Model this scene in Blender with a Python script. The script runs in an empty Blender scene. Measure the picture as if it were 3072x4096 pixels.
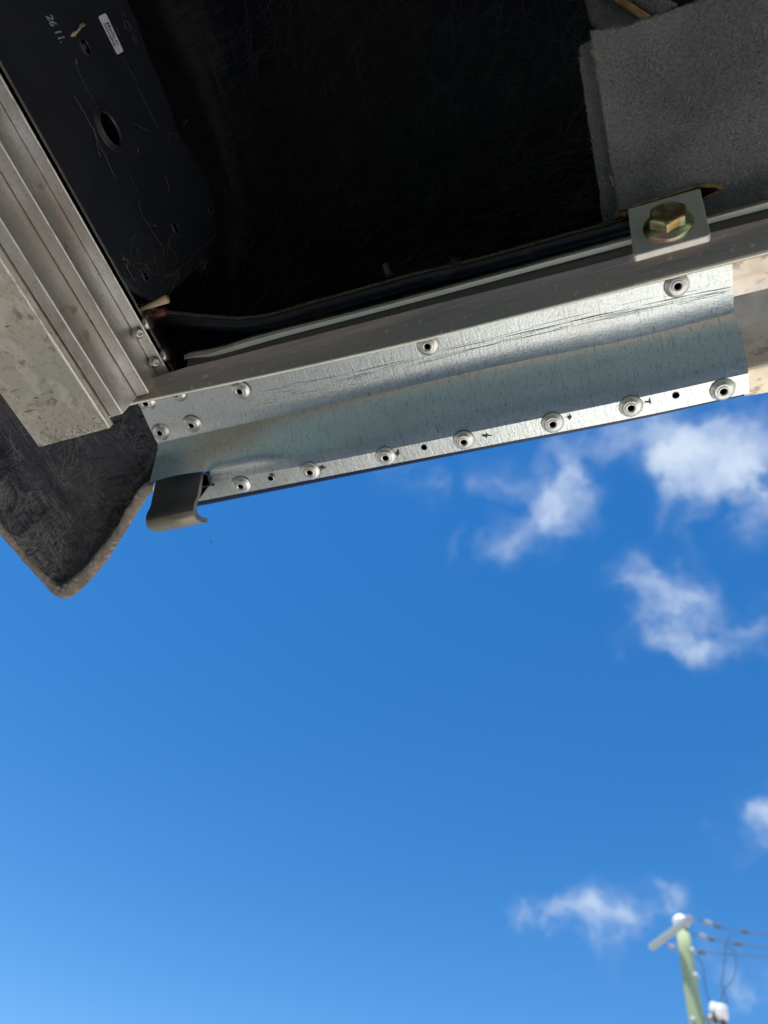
import bpy, bmesh, math, random
from mathutils import Vector, Matrix, noise
random.seed(7)
S = bpy.context.scene
C = S.collection

# ------------------------------------------------------------------ camera
EYE = Vector((0, 0, 1.5))                      # world: X along the edge rail, Y away from the vehicle, Z up
AX = Vector((0.93137537, 0.18484072, 0.31364601))
AY = Vector((0.3357431, -0.76922109, -0.54366854))
AZ = AX.cross(AY)
AX.normalize(); AY = AZ.cross(AX).normalized(); AZ.normalize()
F = 2950.0
cam = bpy.data.cameras.new('camera'); cam_o = bpy.data.objects.new('camera', cam); C.objects.link(cam_o)
cam_o.matrix_world = Matrix(((AX.x, AX.y, AX.z, 0), (AY.x, AY.y, AY.z, 0), (AZ.x, AZ.y, AZ.z, EYE.z), (0, 0, 0, 1)))
cam.sensor_fit = 'VERTICAL'; cam.sensor_height = 36; cam.lens = F / 4096 * 36
cam.clip_start = 0.01; cam.clip_end = 5000
cam.dof.use_dof = True; cam.dof.focus_distance = 0.44; cam.dof.aperture_fstop = 8.5
S.camera = cam_o

# ------------------------------------------------------------------ light
SUN_EL, SUN_AZ = 77, 205                         # azimuth clockwise from +Y
sd = Vector((math.sin(math.radians(SUN_AZ)) * math.cos(math.radians(SUN_EL)),
             math.cos(math.radians(SUN_AZ)) * math.cos(math.radians(SUN_EL)), math.sin(math.radians(SUN_EL))))
sun = bpy.data.lights.new('sun', 'SUN'); sun.energy = 5.0; sun.angle = math.radians(.53); sun.color = (1, .95, .87)
sun_o = bpy.data.objects.new('sun', sun); C.objects.link(sun_o)
sun_o.rotation_euler = (-sd).to_track_quat('-Z', 'Y').to_euler(); sun_o.location = (0, 0, 8)

def ray(px, py):
    d = Vector(((px - 1536) / F, -(py - 2048) / F, -1))
    return Vector((AX.dot(d), AY.dot(d), AZ.dot(d)))
def PZ(px, py, z):                               # point at height z above the camera
    r = ray(px, py); return EYE + r * (z / r.z)
def PX(px, py, x):
    r = ray(px, py); return EYE + r * (x / r.x)
def PY(px, py, y):
    r = ray(px, py); return EYE + r * (y / r.y)
def PP(px, py, p0, n):
    r = ray(px, py); return EYE + r * ((p0 - EYE).dot(n) / r.dot(n))

W = bpy.data.worlds.new('World'); S.world = W; W.use_nodes = True
nt = W.node_tree; nd, lk = nt.nodes, nt.links
for n_ in list(nd): nd.remove(n_)
out = nd.new('ShaderNodeOutputWorld'); bg = nd.new('ShaderNodeBackground'); lk.new(bg.outputs[0], out.inputs[0])
sky = nd.new('ShaderNodeTexSky'); sky.sky_type = 'NISHITA'; sky.sun_disc = False
sky.sun_elevation = math.radians(SUN_EL); sky.sun_rotation = math.radians(SUN_AZ)
sky.altitude = 0; sky.air_density = 1.0; sky.dust_density = .1; sky.ozone_density = 2.6
hs = nd.new('ShaderNodeHueSaturation'); hs.inputs['Hue'].default_value = .502; hs.inputs['Saturation'].default_value = 1.36; hs.inputs['Value'].default_value = 1.08
lk.new(sky.outputs[0], hs.inputs['Color'])
tc = nd.new('ShaderNodeTexCoord')
def math_n(op, a, b=None, clamp=False):
    m = nd.new('ShaderNodeMath'); m.operation = op; m.use_clamp = clamp
    for i, v in enumerate((a, b)):
        if v is None: continue
        if isinstance(v, (int, float)): m.inputs[i].default_value = v
        else: lk.new(v, m.inputs[i])
    return m.outputs[0]
nz1 = nd.new('ShaderNodeTexNoise'); nz1.inputs['Scale'].default_value = 9; nz1.inputs['Detail'].default_value = 5; nz1.inputs['Roughness'].default_value = .55
lk.new(tc.outputs['Generated'], nz1.inputs['Vector'])
sub = nd.new('ShaderNodeVectorMath'); sub.operation = 'SUBTRACT'; lk.new(nz1.outputs['Color'], sub.inputs[0]); sub.inputs[1].default_value = (.5, .5, .5)
scl = nd.new('ShaderNodeVectorMath'); scl.operation = 'SCALE'; lk.new(sub.outputs[0], scl.inputs[0]); scl.inputs['Scale'].default_value = .15
add = nd.new('ShaderNodeVectorMath'); add.operation = 'ADD'; lk.new(tc.outputs['Generated'], add.inputs[0]); lk.new(scl.outputs[0], add.inputs[1])
# cloud banks as puffs standing at directions of the sky: (px, py, radius, weight)
CL = [(2580, 1710, 230, .8), (2800, 1720, 240, .7), (3000, 1780, 270, .85), (2700, 1900, 190, .35), (2750, 1960, 210, .9), (2960, 2040, 190, .95), (2830, 2130, 120, .5), (3120, 1950, 200, .9),
      (2560, 2290, 170, 1.0), (2700, 2400, 210, 1.15), (2830, 2500, 180, .95), (2860, 2640, 130, .6), (2600, 2520, 130, .5), (3040, 2430, 130, .95), (3130, 2520, 150, .9),
      (2250, 1900, 150, .75), (1740, 1930, 100, .6), (2430, 1760, 130, .6), (2460, 1880, 90, .4), (2140, 2060, 200, .72), (2240, 2000, 150, .6), (1890, 2165, 130, .9), (2020, 2160, 130, .8), (1990, 1880, 150, .75), (1620, 1900, 120, .6), (2240, 1800, 150, .7), (2090, 1960, 150, .4), (1790, 1900, 90, .35),
      (3060, 3220, 150, .95), (3010, 3350, 150, .8), (3110, 3290, 170, 1.0), (2500, 2610, 60, .35),
      (2065, 3685, 90, .9), (2150, 3715, 100, .9), (2230, 3735, 110, .9), (2320, 3760, 120, .9), (2450, 3740, 150, 1.2), (2370, 3800, 90, .5), (2600, 3640, 160, 1.15), (2720, 3620, 120, .8), (2560, 3720, 80, .4),
      (2900, 3860, 170, .9), (3000, 3900, 160, .8), (2130, 3830, 70, .2)]
tot = None
for (cx, cy, rad, wt) in CL:
    d = ray(cx, cy).normalized(); rr = rad / F * 1.25 / (1 + (((cx - 1536) / F) ** 2 + ((cy - 2048) / F) ** 2)) ** .5
    v = nd.new('ShaderNodeVectorMath'); v.operation = 'DISTANCE'; lk.new(add.outputs[0], v.inputs[0]); v.inputs[1].default_value = d
    mr = nd.new('ShaderNodeMapRange'); mr.interpolation_type = 'SMOOTHSTEP'; mr.inputs['From Min'].default_value = 0; mr.inputs['From Max'].default_value = rr
    mr.inputs['To Min'].default_value = wt; mr.inputs['To Max'].default_value = 0; lk.new(v.outputs['Value'], mr.inputs['Value'])
    tot = mr.outputs[0] if tot is None else math_n('ADD', tot, mr.outputs[0])
nz2 = nd.new('ShaderNodeTexNoise'); nz2.inputs['Scale'].default_value = 13; nz2.inputs['Detail'].default_value = 5; nz2.inputs['Roughness'].default_value = .5
lk.new(add.outputs[0], nz2.inputs['Vector'])
dens = math_n('MULTIPLY', tot, math_n('MULTIPLY', math_n('SUBTRACT', nz2.outputs['Fac'], .30), 2.5))
md = nd.new('ShaderNodeMapRange'); md.interpolation_type = 'SMOOTHSTEP'; md.inputs['From Min'].default_value = 0; md.inputs['From Max'].default_value = 1.75
md.inputs['To Max'].default_value = .95; lk.new(dens, md.inputs['Value'])
mx = nd.new('ShaderNodeMix'); mx.data_type = 'RGBA'; lk.new(md.outputs[0], mx.inputs['Factor']); lk.new(hs.outputs[0], mx.inputs[6]); mx.inputs[7].default_value = (4.3, 5.0, 6.0, 1)
lk.new(mx.outputs[2], bg.inputs['Color']); bg.inputs['Strength'].default_value = .1
S.view_settings.view_transform = 'Standard'; S.view_settings.look = 'None'; S.view_settings.exposure = 0.7; S.view_settings.gamma = 1

# ------------------------------------------------------------------ materials
def lin(r, g, b):
    f = lambda c: (c / 255 / 12.92) if c / 255 <= .04045 else ((c / 255 + .055) / 1.055) ** 2.4
    return (f(r), f(g), f(b), 1)
def mat(name, base, rough=.5, metal=0, var=(), bump=(), rvar=None, spec=None, aniso=0):
    """var: (scale, (sx,sy,sz), lo, hi, colour, amount, detail) colour patches; bump: (scale, stretch, strength, distance)"""
    m = bpy.data.materials.new(name); m.use_nodes = True; t = m.node_tree; N, L = t.nodes, t.links
    b = N['Principled BSDF']; b.inputs['Metallic'].default_value = metal; b.inputs['Roughness'].default_value = rough
    if spec is not None: b.inputs['Specular IOR Level'].default_value = spec
    co = N.new('ShaderNodeTexCoord')
    def tex(scale, stretch, detail=4, r=.55):
        mp = N.new('ShaderNodeMapping'); mp.inputs['Scale'].default_value = stretch; L.new(co.outputs['Object'], mp.inputs['Vector'])
        n = N.new('ShaderNodeTexNoise'); n.inputs['Scale'].default_value = scale; n.inputs['Detail'].default_value = detail; n.inputs['Roughness'].default_value = r
        L.new(mp.outputs[0], n.inputs['Vector']); return n.outputs['Fac']
    col = N.new('ShaderNodeRGB'); col.outputs[0].default_value = (*base[:3], 1); cur = col.outputs[0]
    for (sc, st, lo, hi, c, amt, det) in var:
        f = tex(sc, st, det); mr = N.new('ShaderNodeMapRange'); mr.inputs['From Min'].default_value = lo; mr.inputs['From Max'].default_value = hi
        mr.inputs['To Max'].default_value = amt; L.new(f, mr.inputs['Value'])
        x = N.new('ShaderNodeMix'); x.data_type = 'RGBA'; L.new(mr.outputs[0], x.inputs['Factor']); L.new(cur, x.inputs[6]); x.inputs[7].default_value = (*c[:3], 1); cur = x.outputs[2]
    L.new(cur, b.inputs['Base Color'])
    if rvar:
        f = tex(rvar[0], rvar[1], 5); mr = N.new('ShaderNodeMapRange'); mr.inputs['From Min'].default_value = .3; mr.inputs['From Max'].default_value = .7
        mr.inputs['To Min'].default_value = rvar[2]; mr.inputs['To Max'].default_value = rvar[3]; L.new(f, mr.inputs['Value']); L.new(mr.outputs[0], b.inputs['Roughness'])
    prev = None
    for (sc, st, s_, dist) in bump:
        f = tex(sc, st, 4); bp = N.new('ShaderNodeBump'); bp.inputs['Strength'].default_value = s_; bp.inputs['Distance'].default_value = dist
        L.new(f, bp.inputs['Height'])
        if prev: L.new(prev, bp.inputs['Normal'])
        prev = bp.outputs[0]
    if prev: L.new(prev, b.inputs['Normal'])
    return m
I3 = (1, 1, 1)
M = {}
M['gal'] = mat('galvanised_steel', (.78, .82, .79), .34, 1,
    var=[(700, I3, .45, .62, (.52, .57, .56), .35, 3), (60, (8, 1, 1), .58, .74, (.42, .45, .44), .4, 5), (900, (1, .2, .2), .58, .72, (.20, .23, .23), .45, 2), (18, I3, .55, .75, (.60, .57, .50), .4, 4)],
    bump=[(900, I3, .35, .0004), (600, (1, .1, .1), .3, .0004), (9, (1, 1, 1), .12, .006)], rvar=(500, I3, .29, .37))
M['gal_dark'] = mat('scratch_grime', (.05, .055, .055), .6, .3)
M['rivet'] = mat('rivet_alloy', (.66, .65, .60), .38, 1, var=[(300, I3, .5, .65, (.35, .35, .33), .5, 3)], bump=[(500, I3, .2, .0004)], rvar=(200, I3, .28, .46))
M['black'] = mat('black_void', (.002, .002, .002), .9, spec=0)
M['rail'] = mat('extruded_aluminium', (.42, .34, .29), .46, 1,
    var=[(30, (.3, 1, 1), .5, .7, (.33, .26, .22), .6, 5), (700, (.02, 1, 1), .5, .6, (.28, .26, .24), .35, 2), (260, I3, .66, .72, (.65, .63, .60), .6, 2)],
    bump=[(520, (.02, 1, 1), .28, .0007), (300, I3, .15, .0004)], rvar=(90, (.1, 1, 1), .34, .55))
M['web_metal'] = mat('shaded_rail_web', (.13, .12, .105), .6, .3, var=[(60, (.3, 1, 1), .5, .66, (.20, .17, .14), .6, 5)])  # shade of the web facing the dark interior, put into its colour
M['rail_lip'] = mat('rail_lip_worn', (.95, .90, .76), .45, .15, var=[(60, (.3, 1, 1), .55, .75, (.5, .43, .34), .4, 5), (500, (.03, 1, 1), .56, .66, (.5, .46, .40), .3, 2)], bump=[(300, (.05, 1, 1), .3, .0006)])
M['beam'] = mat('dusty_aluminium', (.66, .64, .62), .48, .9,
    var=[(24, (1, .5, 1), .48, .68, (.40, .33, .28), .75, 6), (180, (1, .6, 1), .58, .66, (.68, .65, .60), .6, 4), (60, I3, .62, .70, (.22, .13, .08), .7, 7), (500, I3, .58, .66, (.30, .27, .25), .5, 3), (35, I3, .50, .56, (.50, .46, .42), .45, 10)],
    bump=[(350, (1, .15, 1), .25, .0006)], rvar=(60, (1, .3, 1), .36, .6))
M['beam_edge'] = mat('beam_worn_edge', (.80, .77, .72), .45, .7, var=[(260, (1, .3, 1), .5, .66, (.36, .28, .22), .7, 5)], bump=[(600, I3, .5, .0008)])
M['cream'] = mat('oxidised_face_plate', (.54, .49, .40), .55, .55,
    var=[(14, I3, .42, .6, (.42, .42, .36), .6, 5), (45, I3, .50, .55, (.68, .63, .55), .55, 10), (400, I3, .56, .64, (.34, .30, .24), .5, 3), (30, I3, .58, .68, (.30, .20, .12), .7, 8), (120, I3, .60, .68, (.24, .17, .11), .7, 5)],
    bump=[(200, I3, .3, .0008)], rvar=(50, I3, .4, .7))
M['grime'] = mat('rust_grime', (.20, .11, .055), .9, 0, var=[(500, I3, .45, .6, (.09, .05, .03), .8, 4)], bump=[(800, I3, 1, .001)])
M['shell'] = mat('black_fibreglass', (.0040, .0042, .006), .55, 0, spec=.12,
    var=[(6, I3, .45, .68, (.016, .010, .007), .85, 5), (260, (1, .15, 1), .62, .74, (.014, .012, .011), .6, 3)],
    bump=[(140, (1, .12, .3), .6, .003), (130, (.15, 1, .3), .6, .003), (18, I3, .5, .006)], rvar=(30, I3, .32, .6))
M['flap'] = mat('dusty_sky_sheen_fibreglass', (.014, .016, .023), .27, 0,
    var=[(11, I3, .42, .64, (.060, .060, .078), .8, 6), (20, I3, .5, .66, (.034, .024, .020), .8, 6), (200, (1, .3, 1), .62, .70, (.08, .08, .08), .5, 5), (420, I3, .70, .75, (.22, .19, .12), .7, 2)],  # bluish haze layer: dust plus sky sheen put into the colour
    bump=[(70, (1, .12, 1), .9, .007), (80, (.15, 1, 1), .8, .006), (22, I3, .7, .008)], rvar=(24, I3, .25, .6))
M['strand'] = mat('glass_strand_black', (.007, .007, .009), .4, 0)
M['strand_flap'] = mat('glass_strand_resin', (.060, .058, .064), .32, 0)
M['strand_pale'] = mat('glass_strand_dusty', (.030, .026, .023), .5, 0)
M['strand_flap_pale'] = mat('glass_strand_grey', (.17, .16, .155), .5, 0)
M['cut'] = mat('cut_fibreglass_edge', (.25, .205, .165), .75, 0,
    var=[(60, I3, .42, .62, (.12, .10, .085), .8, 7), (200, I3, .55, .65, (.40, .35, .29), .8, 5), (350, I3, .66, .70, (.01, .01, .01), .9, 3), (10, I3, .55, .7, (.11, .11, .05), .6, 4)],
    bump=[(160, I3, .9, .002), (500, I3, .6, .001)])
M['abs'] = mat('black_moulded_plastic', (.015, .018, .026), .40, 0,
    var=[(10, I3, .5, .7, (.020, .019, .020), .8, 5), (300, I3, .72, .76, (.10, .09, .06), .6, 2)], bump=[(900, I3, .12, .0004)], rvar=(30, I3, .38, .58))
M['abs_line'] = mat('moulded_line', (.045, .043, .040), .5)
M['abs_dust'] = mat('plastic_corner_dust', (.13, .12, .115), .9)
M['sticker'] = mat('white_sticker', (.74, .73, .75), .5)
M['ink'] = mat('sticker_ink', (.03, .02, .09), .6)
M['stamp'] = mat('stamp_paint', (.22, .27, .30), .8, 0, var=[(300, I3, .5, .6, (.06, .07, .08), .7, 3)])
M['glue'] = mat('beige_glue_mark', (.42, .33, .21), .8, 0, bump=[(500, I3, .6, .001)])
M['flake'] = mat('grey_chalk_flake', (.20, .19, .185), .9)
M['web'] = mat('dusty_cobweb', (.20, .165, .11), .9)
M['hose'] = mat('black_rubber_hose', (.010, .011, .014), .38, 0, var=[(60, (1, 3, 1), .60, .70, (.08, .06, .045), .6, 6)], bump=[(200, I3, .2, .0008)])
M['hosedust'] = mat('hose_dust', (.17, .11, .07), .95, 0, var=[(500, I3, .45, .6, (.07, .04, .03), .8, 4)], bump=[(900, I3, 1, .001)])
M['redwire'] = mat('red_wire', (.14, .02, .01), .4)
M['stick'] = mat('dry_stalk', (.50, .34, .20), .8, 0, var=[(200, (.2, 1, 1), .5, .6, (.30, .20, .12), .6, 4)], bump=[(400, I3, .6, .001)])
M['carpet'] = mat('grey_carpet_backing', (.22, .215, .20), .95, 0, var=[(25, I3, .45, .6, (.095, .10, .105), .8, 4)], bump=[(600, I3, 1, .003)], spec=.1)
M['fuzz'] = mat('grey_carpet_fibre', (.40, .395, .38), .9, 0, var=[(14, I3, .42, .6, (.28, .28, .265), .9, 4), (500, I3, .5, .62, (.34, .345, .33), .5, 2)], spec=.15)
M['ply'] = mat('raw_timber_edge', (.42, .26, .11), .8, 0, var=[(200, (1, .1, .2), .45, .6, (.20, .10, .04), .8, 4)], bump=[(400, (.2, 1, 1), .7, .001)])
M['plate'] = mat('brushed_plate', (.60, .57, .51), .45, .35, var=[(40, (1, .1, 1), .5, .7, (.42, .40, .38), .5, 4)], bump=[(500, (.4, .03, .03), .2, .0005)], rvar=(200, (1, .05, .05), .3, .5))
M['zinc'] = mat('yellow_zinc', (.32, .22, .10), .36, 1, var=[(120, I3, .42, .55, (.42, .56, .34), .8, 2), (90, I3, .55, .65, (.55, .26, .24), .7, 2), (200, I3, .6, .7, (.30, .20, .07), .5, 3)], bump=[(400, I3, .12, .0004)], rvar=(120, I3, .26, .42))
M['screw'] = mat('stainless_screw', (.48, .45, .41), .35, 1, var=[(300, I3, .55, .66, (.3, .22, .16), .6, 3)])
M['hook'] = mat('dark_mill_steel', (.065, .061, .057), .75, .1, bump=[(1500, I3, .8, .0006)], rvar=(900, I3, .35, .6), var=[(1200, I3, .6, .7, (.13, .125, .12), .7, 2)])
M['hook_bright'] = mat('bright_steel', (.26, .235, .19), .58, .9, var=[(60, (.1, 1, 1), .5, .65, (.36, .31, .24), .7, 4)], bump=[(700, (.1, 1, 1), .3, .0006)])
M['teal'] = mat('teal_reflector', (.31, .39, .35), .4, 0)
M['navy'] = mat('navy_painted_edge', (.010, .018, .050), .22, 0)
M['oldrail'] = mat('weathered_rail', (.80, .67, .52), .42, .7,
    var=[(40, (.4, 1, 1), .5, .62, (.60, .47, .35), .7, 6), (70, (.5, 1, 1), .50, .56, (.60, .50, .40), .5, 10), (160, (.5, 1, 1), .58, .64, (.22, .17, .13), .6, 8), (12, (.2, 2, 1), .52, .66, (.80, .78, .76), .6, 4)],
    bump=[(120, (.1, 1, 1), .35, .001)], rvar=(60, I3, .3, .6))
M['pole'] = mat('treated_pine_pole', (.33, .42, .25), .85, 0, var=[(5, (1, 1, .12), .45, .62, (.26, .31, .20), .8, 5), (3, (1, 1, .1), .55, .7, (.42, .47, .30), .7, 5)], bump=[(14, (1, 1, .08), .5, .02)])
M['arm'] = mat('galvanised_crossarm', (.40, .45, .48), .55, .3, var=[(8, I3, .5, .7, (.28, .32, .34), .6, 4)])
M['porcelain'] = mat('white_porcelain', (.85, .84, .80), .25, 0)
M['glaze'] = mat('grey_glazed_insulator', (.45, .42, .42), .35, 0)
M['brownins'] = mat('brown_insulator', (.10, .07, .05), .4, 0)
M['wire'] = mat('overhead_wire', (.09, .095, .10), .6, .3)

def sm(n, base, rough, **k): return mat(n, base, rough, **k)
# ground, and unseen patches added on it to shape the metal's reflections
def ground_mat():
    m = bpy.data.materials.new('ground_mixed'); m.use_nodes = True; t = m.node_tree; N, L = t.nodes, t.links
    b = N['Principled BSDF']; b.inputs['Roughness'].default_value = .9
    co = N.new('ShaderNodeTexCoord')
    n = N.new('ShaderNodeTexNoise'); n.inputs['Scale'].default_value = 40; n.inputs['Detail'].default_value = 8; L.new(co.outputs['Object'], n.inputs['Vector'])
    cr = N.new('ShaderNodeValToRGB'); cr.color_ramp.elements[0].color = (.29, .25, .20, 1); cr.color_ramp.elements[1].color = (.43, .385, .32, 1)
    cr.color_ramp.elements[0].position = .3; cr.color_ramp.elements[1].position = .7; L.new(n.outputs['Fac'], cr.inputs[0]); L.new(cr.outputs[0], b.inputs['Base Color'])
    bp = N.new('ShaderNodeBump'); bp.inputs['Distance'].default_value = .01; L.new(n.outputs['Fac'], bp.inputs['Height']); L.new(bp.outputs[0], b.inputs['Normal'])
    return m
M['ground'] = ground_mat()
M['added_pale_concrete'] = mat('unseen_concrete', (.72, .69, .62), .85, 0, var=[(3, I3, .4, .65, (.58, .55, .50), .7, 6), (60, I3, .5, .7, (.48, .46, .42), .4, 4)], bump=[(120, I3, .3, .004)])
M['added_asphalt'] = mat('unseen_asphalt', (.085, .083, .076), .9, 0, var=[(3, I3, .4, .65, (.12, .115, .105), .7, 6), (80, I3, .5, .7, (.06, .06, .057), .5, 5)], bump=[(160, I3, .5, .006)])
M['added_grass'] = mat('added_lawn', (.060, .078, .060), .95, 0, var=[(20, I3, .4, .65, (.10, .115, .085), .8, 8)], bump=[(200, I3, 1, .02)])

# ------------------------------------------------------------------ helpers
def tag(o, label=None, cat=None, group=None, kind=None):
    if label: o['label'] = label
    if cat: o['category'] = cat
    if group: o['group'] = group
    if kind: o['kind'] = kind
    return o
def thing(name, label, cat, loc=(0, 0, 0), group=None):
    o = bpy.data.objects.new(name, None); C.objects.link(o); o.location = loc; o.empty_display_size = .02
    return tag(o, label, cat, group)
def wloc(o):
    v = Vector(o.location)
    while o.parent: o = o.parent; v = v + o.location
    return v
def obj(name, bm, mats, parent=None, loc=None, smooth=True, solid=None, bevel=None, flip=False):
    """bm holds WORLD coordinates; the mesh is stored relative to its origin"""
    me = bpy.data.meshes.new(name)
    if flip: bmesh.ops.reverse_faces(bm, faces=bm.faces)
    org = Vector(loc) if loc is not None else (wloc(parent) if parent else Vector((0, 0, 0)))
    for v in bm.verts: v.co -= org
    bm.to_mesh(me); bm.free()
    o = bpy.data.objects.new(name, me); C.objects.link(o)
    for mm in (mats if isinstance(mats, (list, tuple)) else [mats]): me.materials.append(M[mm])
    if parent: o.parent = parent; o.location = org - wloc(parent)
    else: o.location = org
    if smooth:
        for p in me.polygons: p.use_smooth = True
    if bevel:
        md_ = o.modifiers.new('bevel', 'BEVEL'); md_.width = bevel; md_.segments = 2; md_.limit_method = 'ANGLE'; md_.angle_limit = math.radians(35)
    if solid:
        s_ = o.modifiers.new('solid', 'SOLIDIFY'); s_.thickness = abs(solid); s_.offset = -1 if solid > 0 else 1
    return o
def grid(bm, rows, mi=0):
    """rows: lists of points, all the same length"""
    V = [[bm.verts.new(p) for p in r] for r in rows]
    for i in range(len(V) - 1):
        for j in range(len(V[0]) - 1):
            f = bm.faces.new((V[i][j], V[i][j + 1], V[i + 1][j + 1], V[i + 1][j])); f.material_index = mi
    return V
def tube(bm, pts, r, seg=8, mi=0, cap=True):
    pts = [Vector(p) for p in pts]; rs = r if isinstance(r, (list, tuple)) else [r] * len(pts)
    up = Vector((.137, .31, .94)); rings = []
    for i, p in enumerate(pts):
        t = (pts[min(i + 1, len(pts) - 1)] - pts[max(i - 1, 0)]).normalized()
        a = t.cross(up)
        if a.length < 1e-3: a = t.cross(Vector((1, 0, 0)))
        a.normalize(); b = t.cross(a)
        rings.append([bm.verts.new(p + (a * math.cos(2 * math.pi * k / seg) + b * math.sin(2 * math.pi * k / seg)) * rs[i]) for k in range(seg)])
    for i in range(len(rings) - 1):
        for k in range(seg):
            f = bm.faces.new((rings[i][k], rings[i][(k + 1) % seg], rings[i + 1][(k + 1) % seg], rings[i + 1][k])); f.material_index = mi
    if cap:
        for rg in (rings[0], rings[-1]):
            f = bm.faces.new(rg); f.material_index = mi
def lathe(bm, prof, org, axis, seg=32, mis=None, xdir=None):
    axis = Vector(axis).normalized(); a = axis.orthogonal().normalized() if xdir is None else Vector(xdir); b = axis.cross(a)
    rings = []
    for (r, h) in prof:
        c = Vector(org) + axis * h
        if r < 1e-7: rings.append([bm.verts.new(c)])
        else: rings.append([bm.verts.new(c + (a * math.cos(2 * math.pi * k / seg) + b * math.sin(2 * math.pi * k / seg)) * r) for k in range(seg)])
    for i in range(len(rings) - 1):
        A, B = rings[i], rings[i + 1]
        for k in range(seg):
            k2 = (k + 1) % seg
            if len(A) == 1 and len(B) == 1: continue
            if len(A) == 1: f = bm.faces.new((A[0], B[k], B[k2]))
            elif len(B) == 1: f = bm.faces.new((A[k], A[k2], B[0]))
            else: f = bm.faces.new((A[k], A[k2], B[k2], B[k]))
            if mis: f.material_index = mis[i]
def prism(bm, poly, off, mi=0):
    """solid between polygon and polygon+off"""
    A = [bm.verts.new(p) for p in poly]; B = [bm.verts.new(Vector(p) + off) for p in poly]; n = len(A)
    bm.faces.new(A).material_index = mi; bm.faces.new(B[::-1]).material_index = mi
    for i in range(n): bm.faces.new((A[i], B[i], B[(i + 1) % n], A[(i + 1) % n])).material_index = mi
def lerp(a, b, t): return a + (b - a) * t
def pl(pts, t):                                 # piecewise linear through [(t, v...)]
    if t <= pts[0][0]: i = 0
    elif t >= pts[-1][0]: i = len(pts) - 2
    else: i = max(k for k in range(len(pts) - 1) if pts[k][0] <= t)
    a, b = pts[i], pts[i + 1]; u = (t - a[0]) / (b[0] - a[0])
    return a[1] + (b[1] - a[1]) * u
def sml(pts, x):                                # smooth curve through pixel points y(x)
    n = len(pts)
    for i in range(n - 1):
        if x <= pts[i + 1][0] or i == n - 2:
            x0, y0 = pts[i]; x1, y1 = pts[i + 1]; u = (x - x0) / (x1 - x0)
            m0 = (y1 - pts[i - 1][1]) / (x1 - pts[i - 1][0]) if i > 0 else (y1 - y0) / (x1 - x0)
            m1 = (pts[i + 2][1] - y0) / (pts[i + 2][0] - x0) if i < n - 2 else (y1 - y0) / (x1 - x0)
            if u < 0: return y0 + m0 * (x - x0)
            if u > 1: return y1 + m1 * (x - x1)
            h = x1 - x0
            return (2 * u ** 3 - 3 * u ** 2 + 1) * y0 + (u ** 3 - 2 * u ** 2 + u) * h * m0 + (-2 * u ** 3 + 3 * u ** 2) * y1 + (u ** 3 - u ** 2) * h * m1

# ------------------------------------------------------------------ setting: ground
def sheet(name, x0, x1, y0, y1, z, m):
    bm = bmesh.new(); vs = [bm.verts.new(p) for p in ((x0, y0, z), (x1, y0, z), (x1, y1, z), (x0, y1, z))]; bm.faces.new(vs)
    return tag(obj(name, bm, m, smooth=False), kind='structure')
sheet('ground', -1500, 1500, -1500, 1500, 0, 'ground')
sheet('added_concrete', -.45, 6, .55, 9, .004, 'added_pale_concrete')  # unseen bright patch added to brighten the steel's reflections at right
sheet('added_asphalt', -9, -.45, .35, 9, .004, 'added_asphalt')  # unseen dark patch added to dim the steel's reflections at left
sheet('added_lawn', -9, 8, -12, -.75, .004, 'added_grass')  # unseen greenish patch added behind the camera for reflections in the band

# ------------------------------------------------------------------ galvanised panel
Zf = .402
N_COL = 110
CC = .19                                         # column where the notch for the hook ends
rows_px = {
 'top':   ([(548, 1600), (1889, 1255), (2925, 1010)]),
 'f1':    ([(556, 1618), (1889, 1290), (2929, 1055)]),
 'c0':    ([(618, 1750), (1000, 1664), (1400, 1577), (2000, 1430), (2549, 1310), (2936, 1212)]),
 'cm':  ([(600, 1715), (1000, 1632), (1400, 1544), (2000, 1392), (2549, 1272), (2933, 1165)]),
 'c1':    ([(630, 1773), (1000, 1690), (1415, 1597), (2000, 1462), (2549, 1350), (2938, 1250)]),
 'c2':    ([(631, 1795), (1000, 1708), (1415, 1617), (2000, 1484), (2549, 1374), (2941, 1270)]),
 'b1':    ([(598, 1931), (702, 1902), (801, 1887), (842, 1884), (1017, 1850), (1379, 1777), (2000, 1643), (2549, 1532), (2986, 1425)]),
}
def xspan(name): p = rows_px[name]; return p[0][0], p[-1][0]
def zrow(name, c):
    zl = {'top': Zf, 'f1': Zf, 'cm': Zf, 'c0': Zf - .0005, 'c1': Zf - .0021, 'c2': Zf - .0047}
    if name in zl: return zl[name]
    return pl([(0, .371), (.10, .3745), (.22, .381), (.4, .3845), (1, .385)], c)
def rowpts(name, cols, zfun=None):
    x0, x1 = xspan(name); out_ = []
    for c in cols:
        u = c ** 1.0; x = x0 + (x1 - x0) * u
        out_.append(PZ(x, sml(rows_px[name], x), (zfun or zrow)(name, c)))
    return out_
cols = [i / N_COL for i in range(N_COL + 1)]
panel = thing('galvanised_panel', 'folded galvanised steel panel with riveted flanges running under the dark roof edge', 'metal panel', PZ(1800, 1500, Zf))
bm = bmesh.new()
names = ['top', 'f1', 'cm', 'c0', 'c1', 'c2', 'b1']
R = {n_: rowpts(n_, cols) for n_ in names}
mid = [[a.lerp(b, t) for a, b in zip(R['c2'], R['b1'])] for t in (.33, .66)]
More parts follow.
